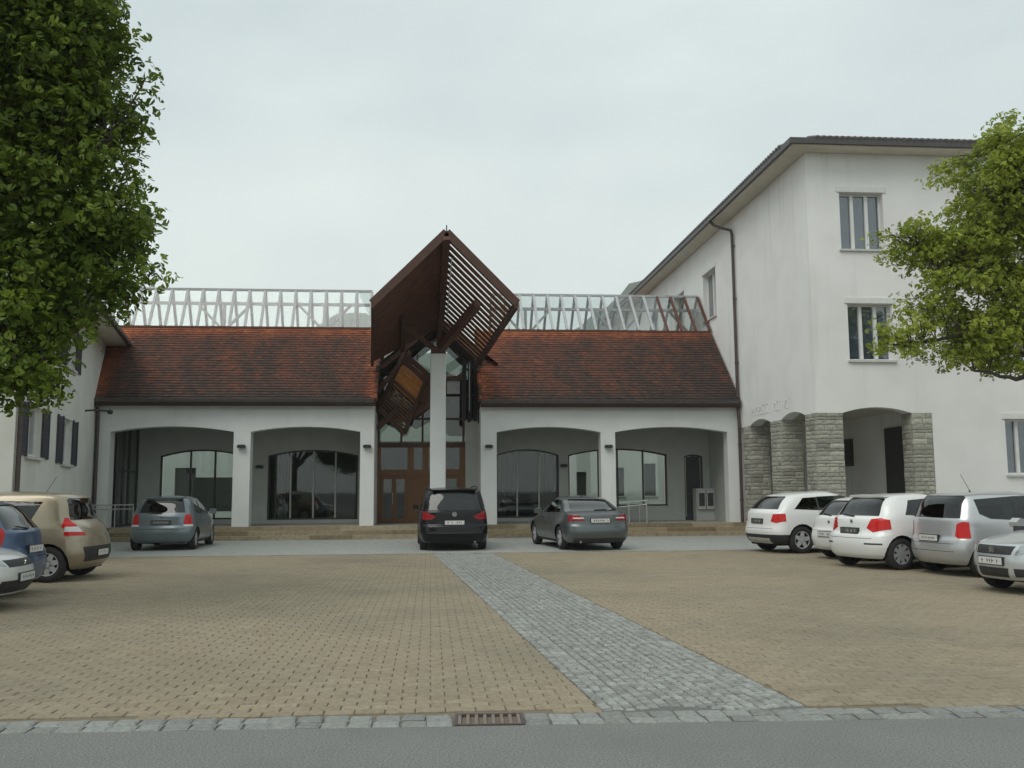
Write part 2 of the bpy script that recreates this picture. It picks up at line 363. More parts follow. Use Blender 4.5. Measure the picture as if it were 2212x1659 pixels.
mb.build('frame', RUSTI, dr); MB().add([(-W2,.02,-.064),(W2,.02,-.064),(W2,.33,-.064),(-W2,.33,-.064)], [(0,1,2,3)]).build('sump', mat('drain_mud_shade', (.008,.008,.007), .9), dr)  # shallow sump sheet: dark mud, blackened to paint the shade of a deeper pit
for k in range(8):
    cxk = -W2+.035+k*(2*W2-.07)/7
    MB().box(cxk-.012, cxk+.012, .036, .314, -.018, .006).build('bar', GRATE, dr)
# grey band before the steps
def brick_mat():
    m = mat('grey_sett_band', (.27,.285,.285), .9, (.33,.345,.34), 3, bump=.2, bscale=60)
    t = m.node_tree; p = t.nodes['Principled BSDF']; b = t.nodes.new('ShaderNodeTexBrick'); ge = t.nodes.new('ShaderNodeNewGeometry')
    b.inputs['Scale'].default_value = 1; b.inputs['Brick Width'].default_value = .13; b.inputs['Row Height'].default_value = .11; b.inputs['Mortar Size'].default_value = .008
    b.inputs['Color1'].default_value = (.315,.325,.30,1); b.inputs['Color2'].default_value = (.39,.40,.37,1); b.inputs['Mortar'].default_value = (.14,.145,.14,1)
    t.links.new(ge.outputs['Position'], b.inputs['Vector']); t.links.new(b.outputs[0], p.inputs['Base Color']); return m
MB().add([(-30,YB0+.01,0),(30,YB0+.01,0),(30,60,0),(-30,60,0)], [(0,1,2,3)]).build('sett_band', brick_mat(), kind='structure')

# hazy wooded hills far behind
def hill(name, pts, y, col, depth=260):
    mb = MB(); n = 160; rows = 14; xs = np.linspace(pts[0][0], pts[-1][0], n)
    hh = np.interp(xs, [q[0] for q in pts], [q[1] for q in pts])
    vs_ = []
    for j in range(rows):
        v = j/(rows-1)
        for i in range(n):
            prof = math.sin(min(1, v*1.6)*math.pi/2)
            vs_.append((xs[i]*(1+v*.3), y-depth*(1-v)+v*120, -1+hh[i]*prof+(3.0*math.sin(i*.9+j*1.3)+2*math.sin(i*2.3+j*.7))*prof))
    fs = [(j*n+i, j*n+i+1, (j+1)*n+i+1, (j+1)*n+i) for j in range(rows-1) for i in range(n-1)]
    mb.add(vs_, fs).build(name, col, smooth=True, kind='structure')
HILLM = mat('wooded_hill', (.05,.065,.045), .95, (.09,.105,.075), .05, bump=.4, bscale=.3)
hill('hills', [(-620,70),(-420,80),(-260,62),(-110,78),(-75,95),(-48,120),(-10,96),(40,80),(72,98),(95,122),(118,142),(160,150),(230,150),(420,120),(620,90)], 640, HILLM)

# ================================================================== ARCADE HALL
hall = thing('arcade_hall', 'long white hall with four arches, red tiled roof and glazed ridge', 'building', (0,33.4,0))
def H(mb, name, m, parent=None, smooth=False, **p):     # part of the hall, built in world coordinates
    mb.v = [(a, b-33.4, c) for a, b, c in mb.v]; o = mb.build(name, m, parent or hall, smooth, **p); return o
FY, RY, PZ = 33.4, 36.2, .42
wings = [dict(x0=-11.44, x1=-1.98, ops=[(-11.03,-6.85,3.71,3.90),(-6.27,-2.47,3.71,3.89)], wins=[(-10.1,-7.0,.60,2.98,3.22,[-9.0,-8.1]),(-6.13,-2.75,.56,2.98,3.20,[-5.28,-4.43,-3.6])], top=4.74, brk=(36.22,7.86), rdg=(37.1,9.54), bk=(37.95,7.86), rx0=-12.9, rx1=-1.93),
         dict(x0=1.79, x1=11.22, ops=[(2.36,6.13,3.69,3.88),(6.66,10.82,3.69,3.88)], wins=[(2.5,4.98,.56,2.98,3.20,[3.35,4.2]),(5.35,9.26,.98,2.98,3.22,[6.55,7.3,8.32]),(9.95,10.7,.44,2.9,2.98,[])], top=4.71, brk=(36.33,7.86), rdg=(38.0,9.67), bk=(39.67,7.86), rx0=1.76, rx1=11.24)]
def noise1(x, y):
    return .5+.25*math.sin(x*1.7+3*math.sin(y*.9))+.2*math.sin(x*4.1+y*2.3+1.3)+.15*math.sin(x*9.7-y*3.1)
for wi, W in enumerate(wings):
    x0, x1 = W['x0'], W['x1']
    pr_ = arcade_outline(x0, x1, PZ, W['top'], W['ops'])
    H(MB().prism([(a, FY, b) for a, b in pr_], (0,.5,0)), 'arcade_wall', WHITE)
    H(MB().box(x0, x1, FY-.02, FY-.004, W['top']-.28, W['top']-.22), 'plaster_band', WHITE)
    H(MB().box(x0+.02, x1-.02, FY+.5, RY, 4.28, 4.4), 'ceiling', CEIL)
    ops = [(a, b, zs, zc) for a, b, sl, zs, zc, ms in W['wins']]
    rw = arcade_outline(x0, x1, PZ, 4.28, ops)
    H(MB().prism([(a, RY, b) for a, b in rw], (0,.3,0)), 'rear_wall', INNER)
    for a, b, sl, zs, zc, ms in W['wins']:
        isdoor = b-a < 1
        wo = bpy.data.objects.new('door' if isdoor else 'window', None); COL.objects.link(wo); wo.parent = hall; wo.location = ((a+b)/2, RY-33.4, PZ)
        def Wp(mb, name, m):
            mb.v = [(p-(a+b)/2, q-RY, r_-PZ) for p, q, r_ in mb.v]; return mb.build(name, m, wo)
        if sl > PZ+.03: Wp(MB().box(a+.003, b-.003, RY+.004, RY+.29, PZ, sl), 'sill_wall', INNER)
        ap = arch_pts(a, b, zs, zc); fr = MB()
        for (p, q), (r_, s_) in zip(ap[:-1], ap[1:]): fr.beam((p, RY+.13, q-.03), (r_, RY+.13, s_-.03), .08, .06)
        fr.box(a+.001, a+.06, RY+.09, RY+.17, sl, zs); fr.box(b-.06, b-.001, RY+.09, RY+.17, sl, zs); fr.box(a, b, RY+.09, RY+.17, sl, sl+.06)
        Wp(fr, 'frame', DKFR)
        zat = lambda x: np.interp(x, [q[0] for q in ap], [q[1] for q in ap])
        for mxx in ms: Wp(MB().box(mxx-.028, mxx+.028, RY+.07, RY+.18, sl+.06, float(zat(mxx))-.05), 'mullion', ALU if wi == 0 and a > -7 or wi == 1 and a < 3 else DKFR)
        cuts = [a+.06]+ms+[b-.06]
        for p, q in zip(cuts[:-1], cuts[1:]):
            top = [(q-.03, float(zat(q-.03))-.06), ((p+q)/2, float(zat((p+q)/2))-.06), (p+.03, float(zat(p+.03))-.06)]
            Wp(MB().prism([(u, RY+.128, v) for u, v in [(p+.03, sl+.06), (q-.03, sl+.06)]+top], (0,.008,0)), 'door_leaf' if isdoor else 'pane', DKFR if isdoor else HALLGLASS)
    # ---- tiled front slope
    ey, ez = 33.0, W['top']+.05; by, bz = W['brk']; ln = math.hypot(by-ey, bz-ez); dy, dz = (by-ey)/ln, (bz-ez)/ln; ny, nz_ = -dz, dy
    rx0, rx1 = W['rx0'], W['rx1']
    H(MB().prism([(rx0, ey, ez-.02), (rx0, by, bz-.02), (rx0, by, bz-.22), (rx0, ey+.1, ez-.2), (rx0, ey, ez-.12)], (rx1-rx0,0,0)), 'roof_deck', DKWOOD)
    tm = MB(); nc = 29; cw = ln/nc; tw = .172; rq = random.Random(5+wi)
    for c in range(nc):
        s0 = c*cw; x = rx0+(c % 2)*tw/2
        while x < rx1-.02:
            xa, xb = max(x, rx0), min(x+tw-.006, rx1)
            if xb-xa > .04:
                lift = .030+rq.uniform(-.004,.007); s1 = min(ln, s0+cw*1.25); xm = (xa+xb)/2; u = s0/ln
                P3 = lambda xx, s_, h_: (xx, ey+dy*s_+ny*h_, ez+dz*s_+nz_*h_)
                sk = rq.uniform(-.006,.006); rd = .018
                vs_ = [P3(xa, s0+rd+sk, lift), P3(xm, s0+sk, lift), P3(xb, s0+rd+sk, lift), P3(xb, s1, .006), P3(xa, s1, .006), P3(xa, s0+rd+sk, lift-.02), P3(xm, s0+sk, lift-.02), P3(xb, s0+rd+sk, lift-.02)]
                edged = min(abs(xm-(-1.93 if wi == 0 else 1.76)), 9)
                tv = .16+.20*noise1(xm*1.6, u*4)+rq.gauss(0,.075)+.55*max(0, (u-.80)/.2)**1.3+.15*u
                tv += .55*max(0, 1-edged/.5)*(.5+.5*rq.random())+(.22*max(0, 1-edged/3.0) if wi == 1 else .12*max(0, 1-edged/2))
                if wi == 0: tv += .5*max(0, 1-abs(xm+11.55-.62*u*0)/.55)
                if wi == 1: tv -= .12*max(0, (xm-7)/4)
                tv -= .16*max(0, .12-u)/.12
                tm.add(vs_, [(0,1,2,3,4), (0,5,6,1), (1,6,7,2), (0,4,5), (2,7,3)], min(1, max(0, tv)))
            x += tw
    H(tm, 'roof_tiles', TILE, kind='stuff')
    hv = MB()
    vx = (rx1 if wi == 0 else rx0)
    for c in range(14):                                        # rounded verge tiles beside the entrance
        s0, s1 = c*ln/14, (c+1.12)*ln/14; s1 = min(s1, ln)
        hv.tube([(vx, ey+dy*s0+ny*.03, ez+dz*s0+nz_*.03), (vx, ey+dy*s1+ny*.015, ez+dz*s1+nz_*.015)], .085, 7, .07, t=min(1,max(0,rq.gauss(.62,.2))))
    H(hv, 'verge_tiles', TILE, kind='stuff')
    gut = MB(); gx0, gx1 = (x0-.1 if wi == 0 else x0), x1
    gut.prism([(gx0, ey-.1, ez+.03), (gx0, ey-.08, ez-.06), (gx0, ey-.02, ez-.10), (gx0, ey+.05, ez-.08), (gx0, ey+.06, ez+.0)], (gx1-gx0,0,0))
    H(gut, 'gutter', GUTTER)
    H(MB().box(x0+.01, x1-.01, ey+.07, FY-.001, ez-.16, ez-.125), 'eave_soffit', GUTTER)
    # ---- glazed ridge
    ry_, rz_ = W['rdg']; ky, kz = W['bk']
    sx0, sx1 = (-12.5, -2.35) if wi == 0 else (2.5, 11.2)
    H(MB().box(sx0, sx1, by-.05, by+.07, bz+.0, bz+.075), 'sill_rail', RUSTY); H(MB().box(sx0, sx1, ky-.06, ky+.06, kz, kz+.075), 'sill_rail', STEEL)
    H(MB().box(sx0-.03, sx1+.02, ry_-.05, ry_+.05, rz_-.03, rz_+.06), 'ridge_beam', STEEL)
    py_, pz_ = (ry_*.68+by*.32), (rz_*.68+bz*.32); qy, qz = (ry_*.68+ky*.32), pz_
    H(MB().box(sx0, sx1, ry_-.06, ry_+.06, pz_-.06, pz_+.05), 'purlin', PURLIN)
    n = int(round((sx1-sx0)/.585)); st = (sx1-sx0)/n
    for i in range(n+1):
        x = sx0+i*st; red = wi == 1 and i >= n-3
        H(MB().beam((x, by, bz+.07), (x, ry_-.02, rz_-.02), .08, .10, (1,0,0)), 'rafter', RUSTY if red or (wi == 1 and i == n) else STEEL)
        H(MB().beam((x, ky, kz+.07), (x, ry_+.02, rz_-.02), .08, .10, (1,0,0)), 'rafter', PURLIN)
        if i < n:
            for yy, zz, d_ in ((by, bz, -1), (ky, kz, 1)):
                H(MB().prism([(x+.035, yy+d_*.03, zz+.08), (x+st-.035, yy+d_*.03, zz+.08), (x+st-.035, ry_+d_*.03, rz_-.02), (x+.035, ry_+d_*.03, rz_-.02)], (0, .008*d_, .006)), 'pane', SKYGLASS)
    for xb in ((-8.1, -4.2) if wi == 0 else (3.9, 7.8, 11.0)):
        H(MB().beam((xb, ry_, bz-.1), (xb, ry_, pz_-.06), .12, .12, (1,0,0)), 'post', PURLIN)
        H(MB().beam((xb-.05, ry_, bz+.1), (xb-1.0, ry_, pz_-.06), .11, .09), 'brace', PURLIN)
        if xb < 10.5: H(MB().beam((xb+.05, ry_, bz+.1), (xb+1.0, ry_, pz_-.06), .11, .09), 'brace', PURLIN)
    # end gable and rear slope
    for xe in ((sx0, sx1) if wi == 0 else (sx1,)):
        H(MB().beam((xe, by, bz+.05), (xe, ky, kz+.05), .08, .1), 'tie_beam', STEEL)
    H(MB().prism([(rx0, ky, kz), (rx0, ky+3.3, kz-3.1), (rx0, ky+3.3, kz-3.3), (rx0, ky, kz-.2)], (rx1-rx0,0,0)), 'rear_slope', TILE)
# end walls of the passage, closed room behind the middle windows
for a, b in ((-11.43,-11.13),(10.92,11.21)): pass
H(MB().prism([(11.21,FY+.5,PZ),(11.21,RY,PZ),(11.21,RY,4.28),(11.21,FY+.5,4.28)], (-.25,0,0)), 'end_wall', INNER)
SCRX = -10.92
for yy in (FY+.52, FY+1.1, FY+1.75, RY-.08): H(MB().box(SCRX-.04, SCRX+.04, yy, yy+.07, PZ, 4.27), 'screen_post', DKFR)
for zz in (PZ+.01, 2.35, 4.19): H(MB().box(SCRX-.03, SCRX+.03, FY+.53, RY-.02, zz, zz+.07), 'screen_rail', DKFR)
for ya, yb in ((FY+.59,FY+1.1),(FY+1.17,FY+1.75),(FY+1.82,RY-.08)): H(MB().box(SCRX-.005, SCRX+.005, ya, yb, PZ+.08, 4.19), 'screen_pane', HALLGLASS)
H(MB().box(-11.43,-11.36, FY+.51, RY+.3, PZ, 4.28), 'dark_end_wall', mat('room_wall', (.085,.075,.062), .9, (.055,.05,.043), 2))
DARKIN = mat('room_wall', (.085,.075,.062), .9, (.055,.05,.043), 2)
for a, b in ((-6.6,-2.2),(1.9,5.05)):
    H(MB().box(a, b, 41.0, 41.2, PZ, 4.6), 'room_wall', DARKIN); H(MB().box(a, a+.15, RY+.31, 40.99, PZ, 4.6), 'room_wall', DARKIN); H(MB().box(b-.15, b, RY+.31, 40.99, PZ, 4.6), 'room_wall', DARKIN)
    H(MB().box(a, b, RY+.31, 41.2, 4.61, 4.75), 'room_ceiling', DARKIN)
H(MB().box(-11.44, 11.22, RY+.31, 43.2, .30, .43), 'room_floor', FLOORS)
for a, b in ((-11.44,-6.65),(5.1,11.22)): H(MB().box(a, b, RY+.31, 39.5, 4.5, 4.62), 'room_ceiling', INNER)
CURT = mat('brown_curtain', (.07,.05,.03), .9, (.045,.033,.02), 3, stretch=(12,12,.4))
cu = MB()
for s_, e_ in ((2.65,3.2),(4.3,4.85),(-6.0,-5.4)):
    k = int((e_-s_)/.05)
    for i in range(k): cu.add([(s_+i*.05, RY+.5+.03*(i%2), PZ+.05),(s_+(i+1)*.05, RY+.5+.03*((i+1)%2), PZ+.05),(s_+(i+1)*.05, RY+.5+.03*((i+1)%2), 3.2),(s_+i*.05, RY+.5+.03*(i%2), 3.2)], [(0,1,2,3)])
    o = H(cu, 'curtain', CURT); cu = MB()
# arcade floor and stone steps
fl = MB().box(-13, 11.26, 33.36, RY+.3, -.05, PZ); fl.build('terrace', FLOORS, kind='structure')
st_ = thing('stone_steps', 'three long tan sandstone steps in front of the white arcade', 'steps', (0,32.3,0))
rq = random.Random(9)
for k in range(3):
    x = -12.2; y0_ = 32.28+k*.36
    while x < 11.9:
        wd = rq.uniform(1.35,1.75); xe = min(x+wd, 11.95)
        MB().box(x, xe-.008, y0_-32.3, (33.36 if k == 2 else y0_+.42)-32.3-.002*k, .14*k-.02, .14*(k+1)+rq.uniform(-.003,.003), t=rq.uniform(0,.8)).build('step_slab', STEPST, st_)
        x = xe
# wall lamps on the pillars
def wall_lamp(x, y, z, label):
    t = thing('wall_lamp', label, 'lamp', (x, y, z), 0, 'dark wall lamps of the arcade')
    MB().prism([(-.09,0,-.05),(.09,0,-.05),(.09,0,.06),(-.09,0,.06)], (0,-.03,0)).build('back_plate', BLACKM, t)
    MB().prism([(-.13,-.03,-.045),(.13,-.03,-.045),(.15,-.03,.02),(.1,-.03,.065),(-.1,-.03,.065),(-.15,-.03,.02)], (0,-.14,0)).build('housing', BLACKM, t)
    return t
wall_lamp(-6.56,33.396,3.19,'dark box lamp on white pillar between the arches, behind grey hatchback')
wall_lamp(-2.22,33.396,3.18,'dark box lamp on white pillar just left of the brown timber canopy')
wall_lamp(2.08,33.396,3.17,'dark box lamp on white pillar right of entrance, above black people carrier')
wall_lamp(6.4,33.396,3.16,'dark box lamp on white pillar above grey saloon car roof')
wall_lamp(-6.42,RY-.004,2.55,'dark lamp on rear wall of passage, beside the four-pane window')
wall_lamp(5.16,RY-.004,2.55,'dark lamp on rear wall of passage, right of brown curtained window')
def spot(x, y, z, label):
    t = thing('ceiling_spotlight', label, 'lamp', (x, y, z), 0, 'black spotlights under the arcade ceiling')
    MB().tube([(0,0,0),(0,0,-.12)], .02).build('stem', BLACKM, t)
    MB().tube([(-.02,.06,-.12),(.02,-.12,-.22)], .06, 10, .085).build('head', BLACKM, t)
spot(-5.75,33.95,4.28,'black spotlight under ceiling of the arch with four-pane window')
spot(4.75,33.95,4.28,'black spotlight under ceiling of the arch over the grey saloon car')
spot(-10.2,35.0,4.28,'black spotlight under ceiling of the arch behind grey hatchback')
# handrails
def rail(name, pts, posts, label):
    t = thing(name, label, 'handrail', (pts[0][0], pts[0][1], PZ))
    o0 = Vector(t.location)
    for dz_ in (0, -.14): MB().tube([Vector(p)-o0+Vector((0,0,dz_)) for p in pts], .021).build('bar', STEEL, t)
    for p in posts: MB().tube([Vector((p[0],p[1],PZ-.01))-o0, Vector(p)-o0], .019).build('post', STEEL, t)
rail('handrail', [(6.75,33.33,1.14),(7.75,33.33,1.22),(7.75,34.5,1.22)], [(7.1,33.33,1.16),(7.75,33.33,1.22),(7.75,34.5,1.22)], 'thin grey metal handrail below the right-hand arch window')
rail('handrail', [(-12.3,33.2,1.2),(-11.3,33.2,1.2),(-10.1,33.2,1.2)], [(-10.1,33.2,1.2),(-10.7,33.2,1.2),(-11.4,33.2,1.2)], 'thin grey metal handrail beside beige car at the leftmost arch')
nb = thing('meter_box', 'small grey double box on white wall beside the school downpipe', 'box', (10.62, 35.6, .85))
for dx in (-.17, .17):
    MB().box(dx-.15, dx+.15, .0, .12, 0, .72).build('cabinet', ALU, nb); MB().box(dx-.11, dx+.11, -.012, -.002, .12, .62).build('door', DKFR, nb)
MB().box(-.36, .36, .12, .6, -.43, .8).build('plinth', INNER, nb)
# downpipes of the hall
H(MB().tube([(-11.42,32.98,4.68),(-11.42,33.15,4.5),(-11.42,33.3,4.35),(-11.42,33.3,.0)], .055), 'downpipe', PIPE)
for zz in (1.4, 2.9): H(MB().tube([(-11.42,33.3,zz),(-11.42,33.3,zz+.04)], .07), 'pipe_bracket', PIPE)
# dark display board standing in the passage
db = thing('display_board', 'large dark board standing behind glass in the leftmost arch', 'board', (-8.1, 37.0, .43))
MB().box(-.95, .95, -.03, .03, .45, 1.75).build('panel', DKFR, db)
for dx in (-.8, .8): MB().box(dx-.03, dx+.03, -.2, .2, 0, .04).build('foot', DKFR, db); MB().box(dx-.025, dx+.025, -.025, .025, .04, .45).build('leg', DKFR, db)
# white house in the yard behind
def yard_house(x0, x1, y0, wins, label, zt=6.5):
    t = thing('yard_house', label, 'building', ((x0+x1)/2, y0, 0)); c = (x0+x1)/2
    wl = MB(); panel_wall(wl, (-c, 0, 0), (1,0,0), (0,-1,0), x0, x1, 0, zt, wins, .3); wl.box(x0-c, x1-c, .31, 6, 0, zt-.01); wl.build('wall', WHITE, t)
    for a, b, c0, c1 in wins:
        MB().box(a-c, b-c, .14, .2, c0, c1).build('window', DKFR, t); MB().box(a-c-.05, b-c+.05, -.06, .1, c0-.06, c0-.002).build('sill', SILL, t)
    MB().prism([(x0-c-.4,-.5,zt),(x0-c-.4,6.5,zt),(x0-c-.4,3,zt+2)], (x1-x0+.8,0,0)).build('roof', TILE, t)
yard_house(-18, -9.4, 47, [(-12.4,-11.4,1.2,2.8),(-16,-15,1.2,2.8)], 'white house in the yard seen through the leftmost arch')
yard_house(5.4, 15, 46, [(9.0,9.6,1.3,2.7),(10.6,11.2,1.3,2.9),(7.2,7.7,1.3,2.5)], 'white house in the yard with dark windows seen through the right arch')

# ================================================================== ENTRANCE CANOPY
V = Vector
can = thing('timber_canopy', 'tilted red-brown timber canopy with one slatted and one boarded slope', 'canopy', (.3,30.5,6))
def C(mb, name, m, parent=None, **p):
    mb.v = [(a-.3, b-30.5, c-6) for a, b, c in mb.v]; return mb.build(name, m, parent or can, **p)
A, Lc, Rc, L2, R2_, B = V((.46,27.5,9.27)), V((-1.68,27.5,7.15)), V((2.52,27.5,7.2)), V((-2.1,34.2,6.31)), V((1.73,34.2,6.38)), V((.36,34.2,7.65))
lerp = lambda p, q, t: p+(q-p)*t
# boarded left slope: boards run from ridge to eave
nb_ = 26
nl = (Lc-A).cross(B-A).normalized(); nl = nl if nl.z > 0 else -nl
for i in range(nb_):
    t0, t1 = i/nb_, (i+1)/nb_-.002
    C(MB().prism([lerp(A,B,t0), lerp(Lc,L2,t0), lerp(Lc,L2,t1), lerp(A,B,t1)], nl*(.035+.006*(i%2))), 'board', SHEET)
nr = (Rc-A).cross(B-A).normalized(); nr = nr if nr.z > 0 else -nr
ns = 17
for i in range(ns):
    t0 = (i+.12)/ns; t1 = t0+.66/ns
    a0, a1 = lerp(A,B,t0), lerp(A,B,t1); b0, b1 = lerp(Rc,R2_,t0), lerp(Rc,R2_,t1)
    C(MB().prism([a0+(b0-a0)*.035, b0, b1, a1+(b1-a1)*.035], nr*.022), 'slat', SLATW)
# frame: front rafters, ridge, eave beams, purlins
C(MB().beam(A+V((0,-.06,.05)), Lc+V((-.05,-.06,-.02)), .14, .24), 'front_rafter', DKWOOD)
C(MB().beam(A+V((0,-.06,.05)), Rc+V((.05,-.06,-.02)), .14, .24), 'front_rafter', DKWOOD)
C(MB().beam(A+V((0,-.12,-.05)), B, .22, .3), 'ridge_beam', RUSTY)
C(MB().tube([A+V((0,-.1,.1)), A+V((0,-.12,.26))], .02, 6), 'finial', BLACKM)
C(MB().beam(lerp(A,B,.13)+V((.19,0,-.30)), lerp(A,B,.72)+V((.19,0,-.30)), .035, .05), 'white_strip', WINW)
C(MB().beam(Rc+V((.03,-.1,-.06)), R2_+V((.03,0,-.06)), .12, .22), 'eave_beam', DKWOOD)
C(MB().beam(Lc+V((-.03,-.1,-.06)), L2+V((-.03,0,-.06)), .10, .18), 'eave_beam', DKWOOD)
mR = lambda t: lerp(lerp(A,Rc,.62), lerp(B,R2_,.62), t)-nr*.14
mL = lambda t: lerp(lerp(A,Lc,.6), lerp(B,L2,.6), t)-nl*.12
C(MB().beam(mL(.5), mL(1.0), .14, .2), 'purlin', DKWOOD)
# struts from the pillar head up to the purlin and ridge
hd = V((.26,32.2,6.42))
C(MB().beam(hd, mR(.30), .2, .3), 'strut', RUSTY); C(MB().beam(hd+V((0,0,.1)), lerp(A,B,.55)-V((0,0,.1)), .14, .18), 'strut', DKWOOD)
C(MB().beam(hd, mL(.62), .12, .16), 'strut', DKWOOD); C(MB().box(.0,.52,31.95,32.45,6.34,6.55), 'pillar_cap', RUSTY)
C(MB().beam(hd+V((0,.1,.05)), V((.3,34.3,6.5)), .2, .24), 'tie_beam', DKWOOD)
# white pillar
pil = thing('entrance_pillar', 'tall square white pillar carrying the brown timber canopy', 'pillar', (.255,32.2,.28))
bv = .03; h2 = .265
prof = [(-h2+bv,-h2),(h2-bv,-h2),(h2,-h2+bv),(h2,h2-bv),(h2-bv,h2),(-h2+bv,h2),(-h2,h2-bv),(-h2,-h2+bv)]
MB().prism([(a,b,-.2) for a, b in prof], (0,0,6.22)).build('shaft', WHITE, pil)
MB().add([(a,b,6.02) for a, b in prof]+[(a*.55,b*.55,6.06) for a, b in prof], [(i,(i+1)%8,8+(i+1)%8,8+i) for i in range(8)]+[tuple(range(8,16))]).build('cap', SILL, pil)

# ---- glazed entrance behind, part of the hall
EY = 35.6
for xa, xb in ((-1.98,-1.86),(-.86,-.62),(-.30,-.06),(1.1,1.32)): H(MB().box(xa, xb, EY, EY+.16, PZ, 3.3), 'door_post', DOORW)
H(MB().box(-1.98, 1.32, EY-.01, EY+.15, 2.2, 2.42), 'transom', DOORW); H(MB().box(-1.98, 1.32, EY-.02, EY+.15, 3.25, 3.42), 'transom', DKWOOD)
for a, b in ((-1.86,-.86),(-.62,-.30),(-.06,1.1)):
    H(MB().box(a, b, EY+.06, EY+.075, 2.42, 3.25), 'pane', HALLGLASS)
for a, b in ((-1.86,-.86),(-.06,1.1)):
    d_ = bpy.data.objects.new('door', None); COL.objects.link(d_); d_.parent = hall; d_.location = (a, EY-33.4, PZ)
    wd = b-a; m2 = wd/2; fr = MB()
    for u0, u1 in ((.01,.11),(m2-.09,m2-.005),(m2+.005,m2+.09),(wd-.11,wd-.01)): fr.box(u0,u1,.02,.08,.01,1.77)
    for v0, v1 in ((.01,.16),(1.64,1.775)): fr.box(.11,m2-.09,.021,.079,v0,v1); fr.box(m2+.09,wd-.11,.021,.079,v0,v1)
    fr.build('frame', DOORW, d_)
    for u0, u1 in ((.11,m2-.09),(m2+.09,wd-.11)): MB().box(u0,u1,.045,.055,.16,1.64).build('pane', HALLGLASS, d_)
    MB().tube([(m2-.05,.0,.7),(m2-.05,.0,1.15)], .015).build('handle', STEEL, d_)
H(MB().box(-.62,-.30, EY+.03, EY+.09, PZ, 2.2), 'door_panel', DOORW)
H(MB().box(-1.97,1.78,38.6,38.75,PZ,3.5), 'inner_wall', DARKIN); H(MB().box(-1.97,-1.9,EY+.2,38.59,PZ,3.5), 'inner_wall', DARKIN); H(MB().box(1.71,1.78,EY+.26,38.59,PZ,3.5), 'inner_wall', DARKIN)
H(MB().box(-1.89,1.70,EY+.3,38.59,3.42,3.5), 'inner_ceiling', DKWOOD)
# sloping upper glazing with steel bars
for x in (-1.95,-1.1,-.3,.45,1.25): H(MB().beam((x,EY+.1,3.42),(x,EY+.1,min(6.2,7.6-abs(x-.2)*.75)),.06,.08,(1,0,0)), 'glazing_bar', DKWOOD)
for z in (4.3,5.2): H(MB().box(-1.98,1.79,EY+.06,EY+.14,z,z+.08), 'glazing_bar', DKWOOD)
H(MB().prism([(-1.95,EY+.1,3.44),(1.76,EY+.1,3.44),(1.76,EY+.1,6.2),(.3,EY+.1,7.5),(-1.95,EY+.1,6.2)], (0,.01,0)), 'pane', HALLGLASS)
H(MB().prism([(-1.95,EY+.3,4.35),(-1.45,EY+.3,4.0),(-1.05,EY+.3,4.25),(-.55,EY+.3,3.95),(.1,EY+.3,4.3),(.7,EY+.3,3.7),(1.76,EY+.3,3.7),(1.76,EY+.3,5.75),(.5,EY+.3,6.2),(-1.95,EY+.3,5.6)], (0,.05,0)), 'timber_screen', DKWOOD)
# return walls, hall roof behind the canopy, inner dark fins
H(MB().box(1.32, 1.785, EY+.02, EY+.25, PZ, 4.28), 'return_wall', INNER)
H(MB().box(1.785, 1.80, FY+.505, EY+.2, PZ, 4.6), 'return_wall', WHITE); H(MB().box(-1.995, -1.985, FY+.505, EY+.2, PZ, 4.6), 'return_wall', WHITE)
for i in range(7):
    y = 34.6+i*.75; zz = 7.9
    H(MB().beam((.3,y,zz),(-2.05,y,zz-1.9),.1,.18), 'hall_rafter', DKWOOD); H(MB().beam((.3,y,zz),(2.05+.3,y,zz-1.9),.1,.18), 'hall_rafter', DKWOOD)
H(MB().beam((.3,34.2,7.95),(.3,39.5,7.95),.16,.22), 'hall_ridge', DKWOOD)
for s_ in (-1, 1): H(MB().prism([(.3,34.4,8.08),(.3+s_*2.2,34.4,6.3),(.3+s_*2.2,39.5,6.3),(.3,39.5,8.08)], (0,0,.012)), 'hall_roof_boarding', DKWOOD)
for s_, x in ((-1,-2.0),(1,1.86)): H(MB().box(x-.05,x+.05,34.0,39.4,4.5,4.7), 'wall_plate', DKWOOD)
for k, x in enumerate((1.14,1.36,1.58,1.74)):
    H(MB().prism([(x,34.25+.1*k,4.15-.07*(k%2)),(x+.14,34.15+.1*k,4.15),(x+.17,34.15+.1*k,6.4),(x+.02,34.25+.1*k,6.5)], (.0,.05,0)), 'dark_fin', BLACKM)
H(MB().beam((1.42,34.1,4.5),(1.42,34.1,6.3),.03,.03,(1,0,0)), 'steel_rod', STEEL)
H(MB().box(.62,1.1,35.2,35.26,5.25,5.75), 'grey_panel', STEEL); H(MB().box(.6,1.2,35.15,35.3,5.76,5.92), 'cross_beam', DKWOOD)
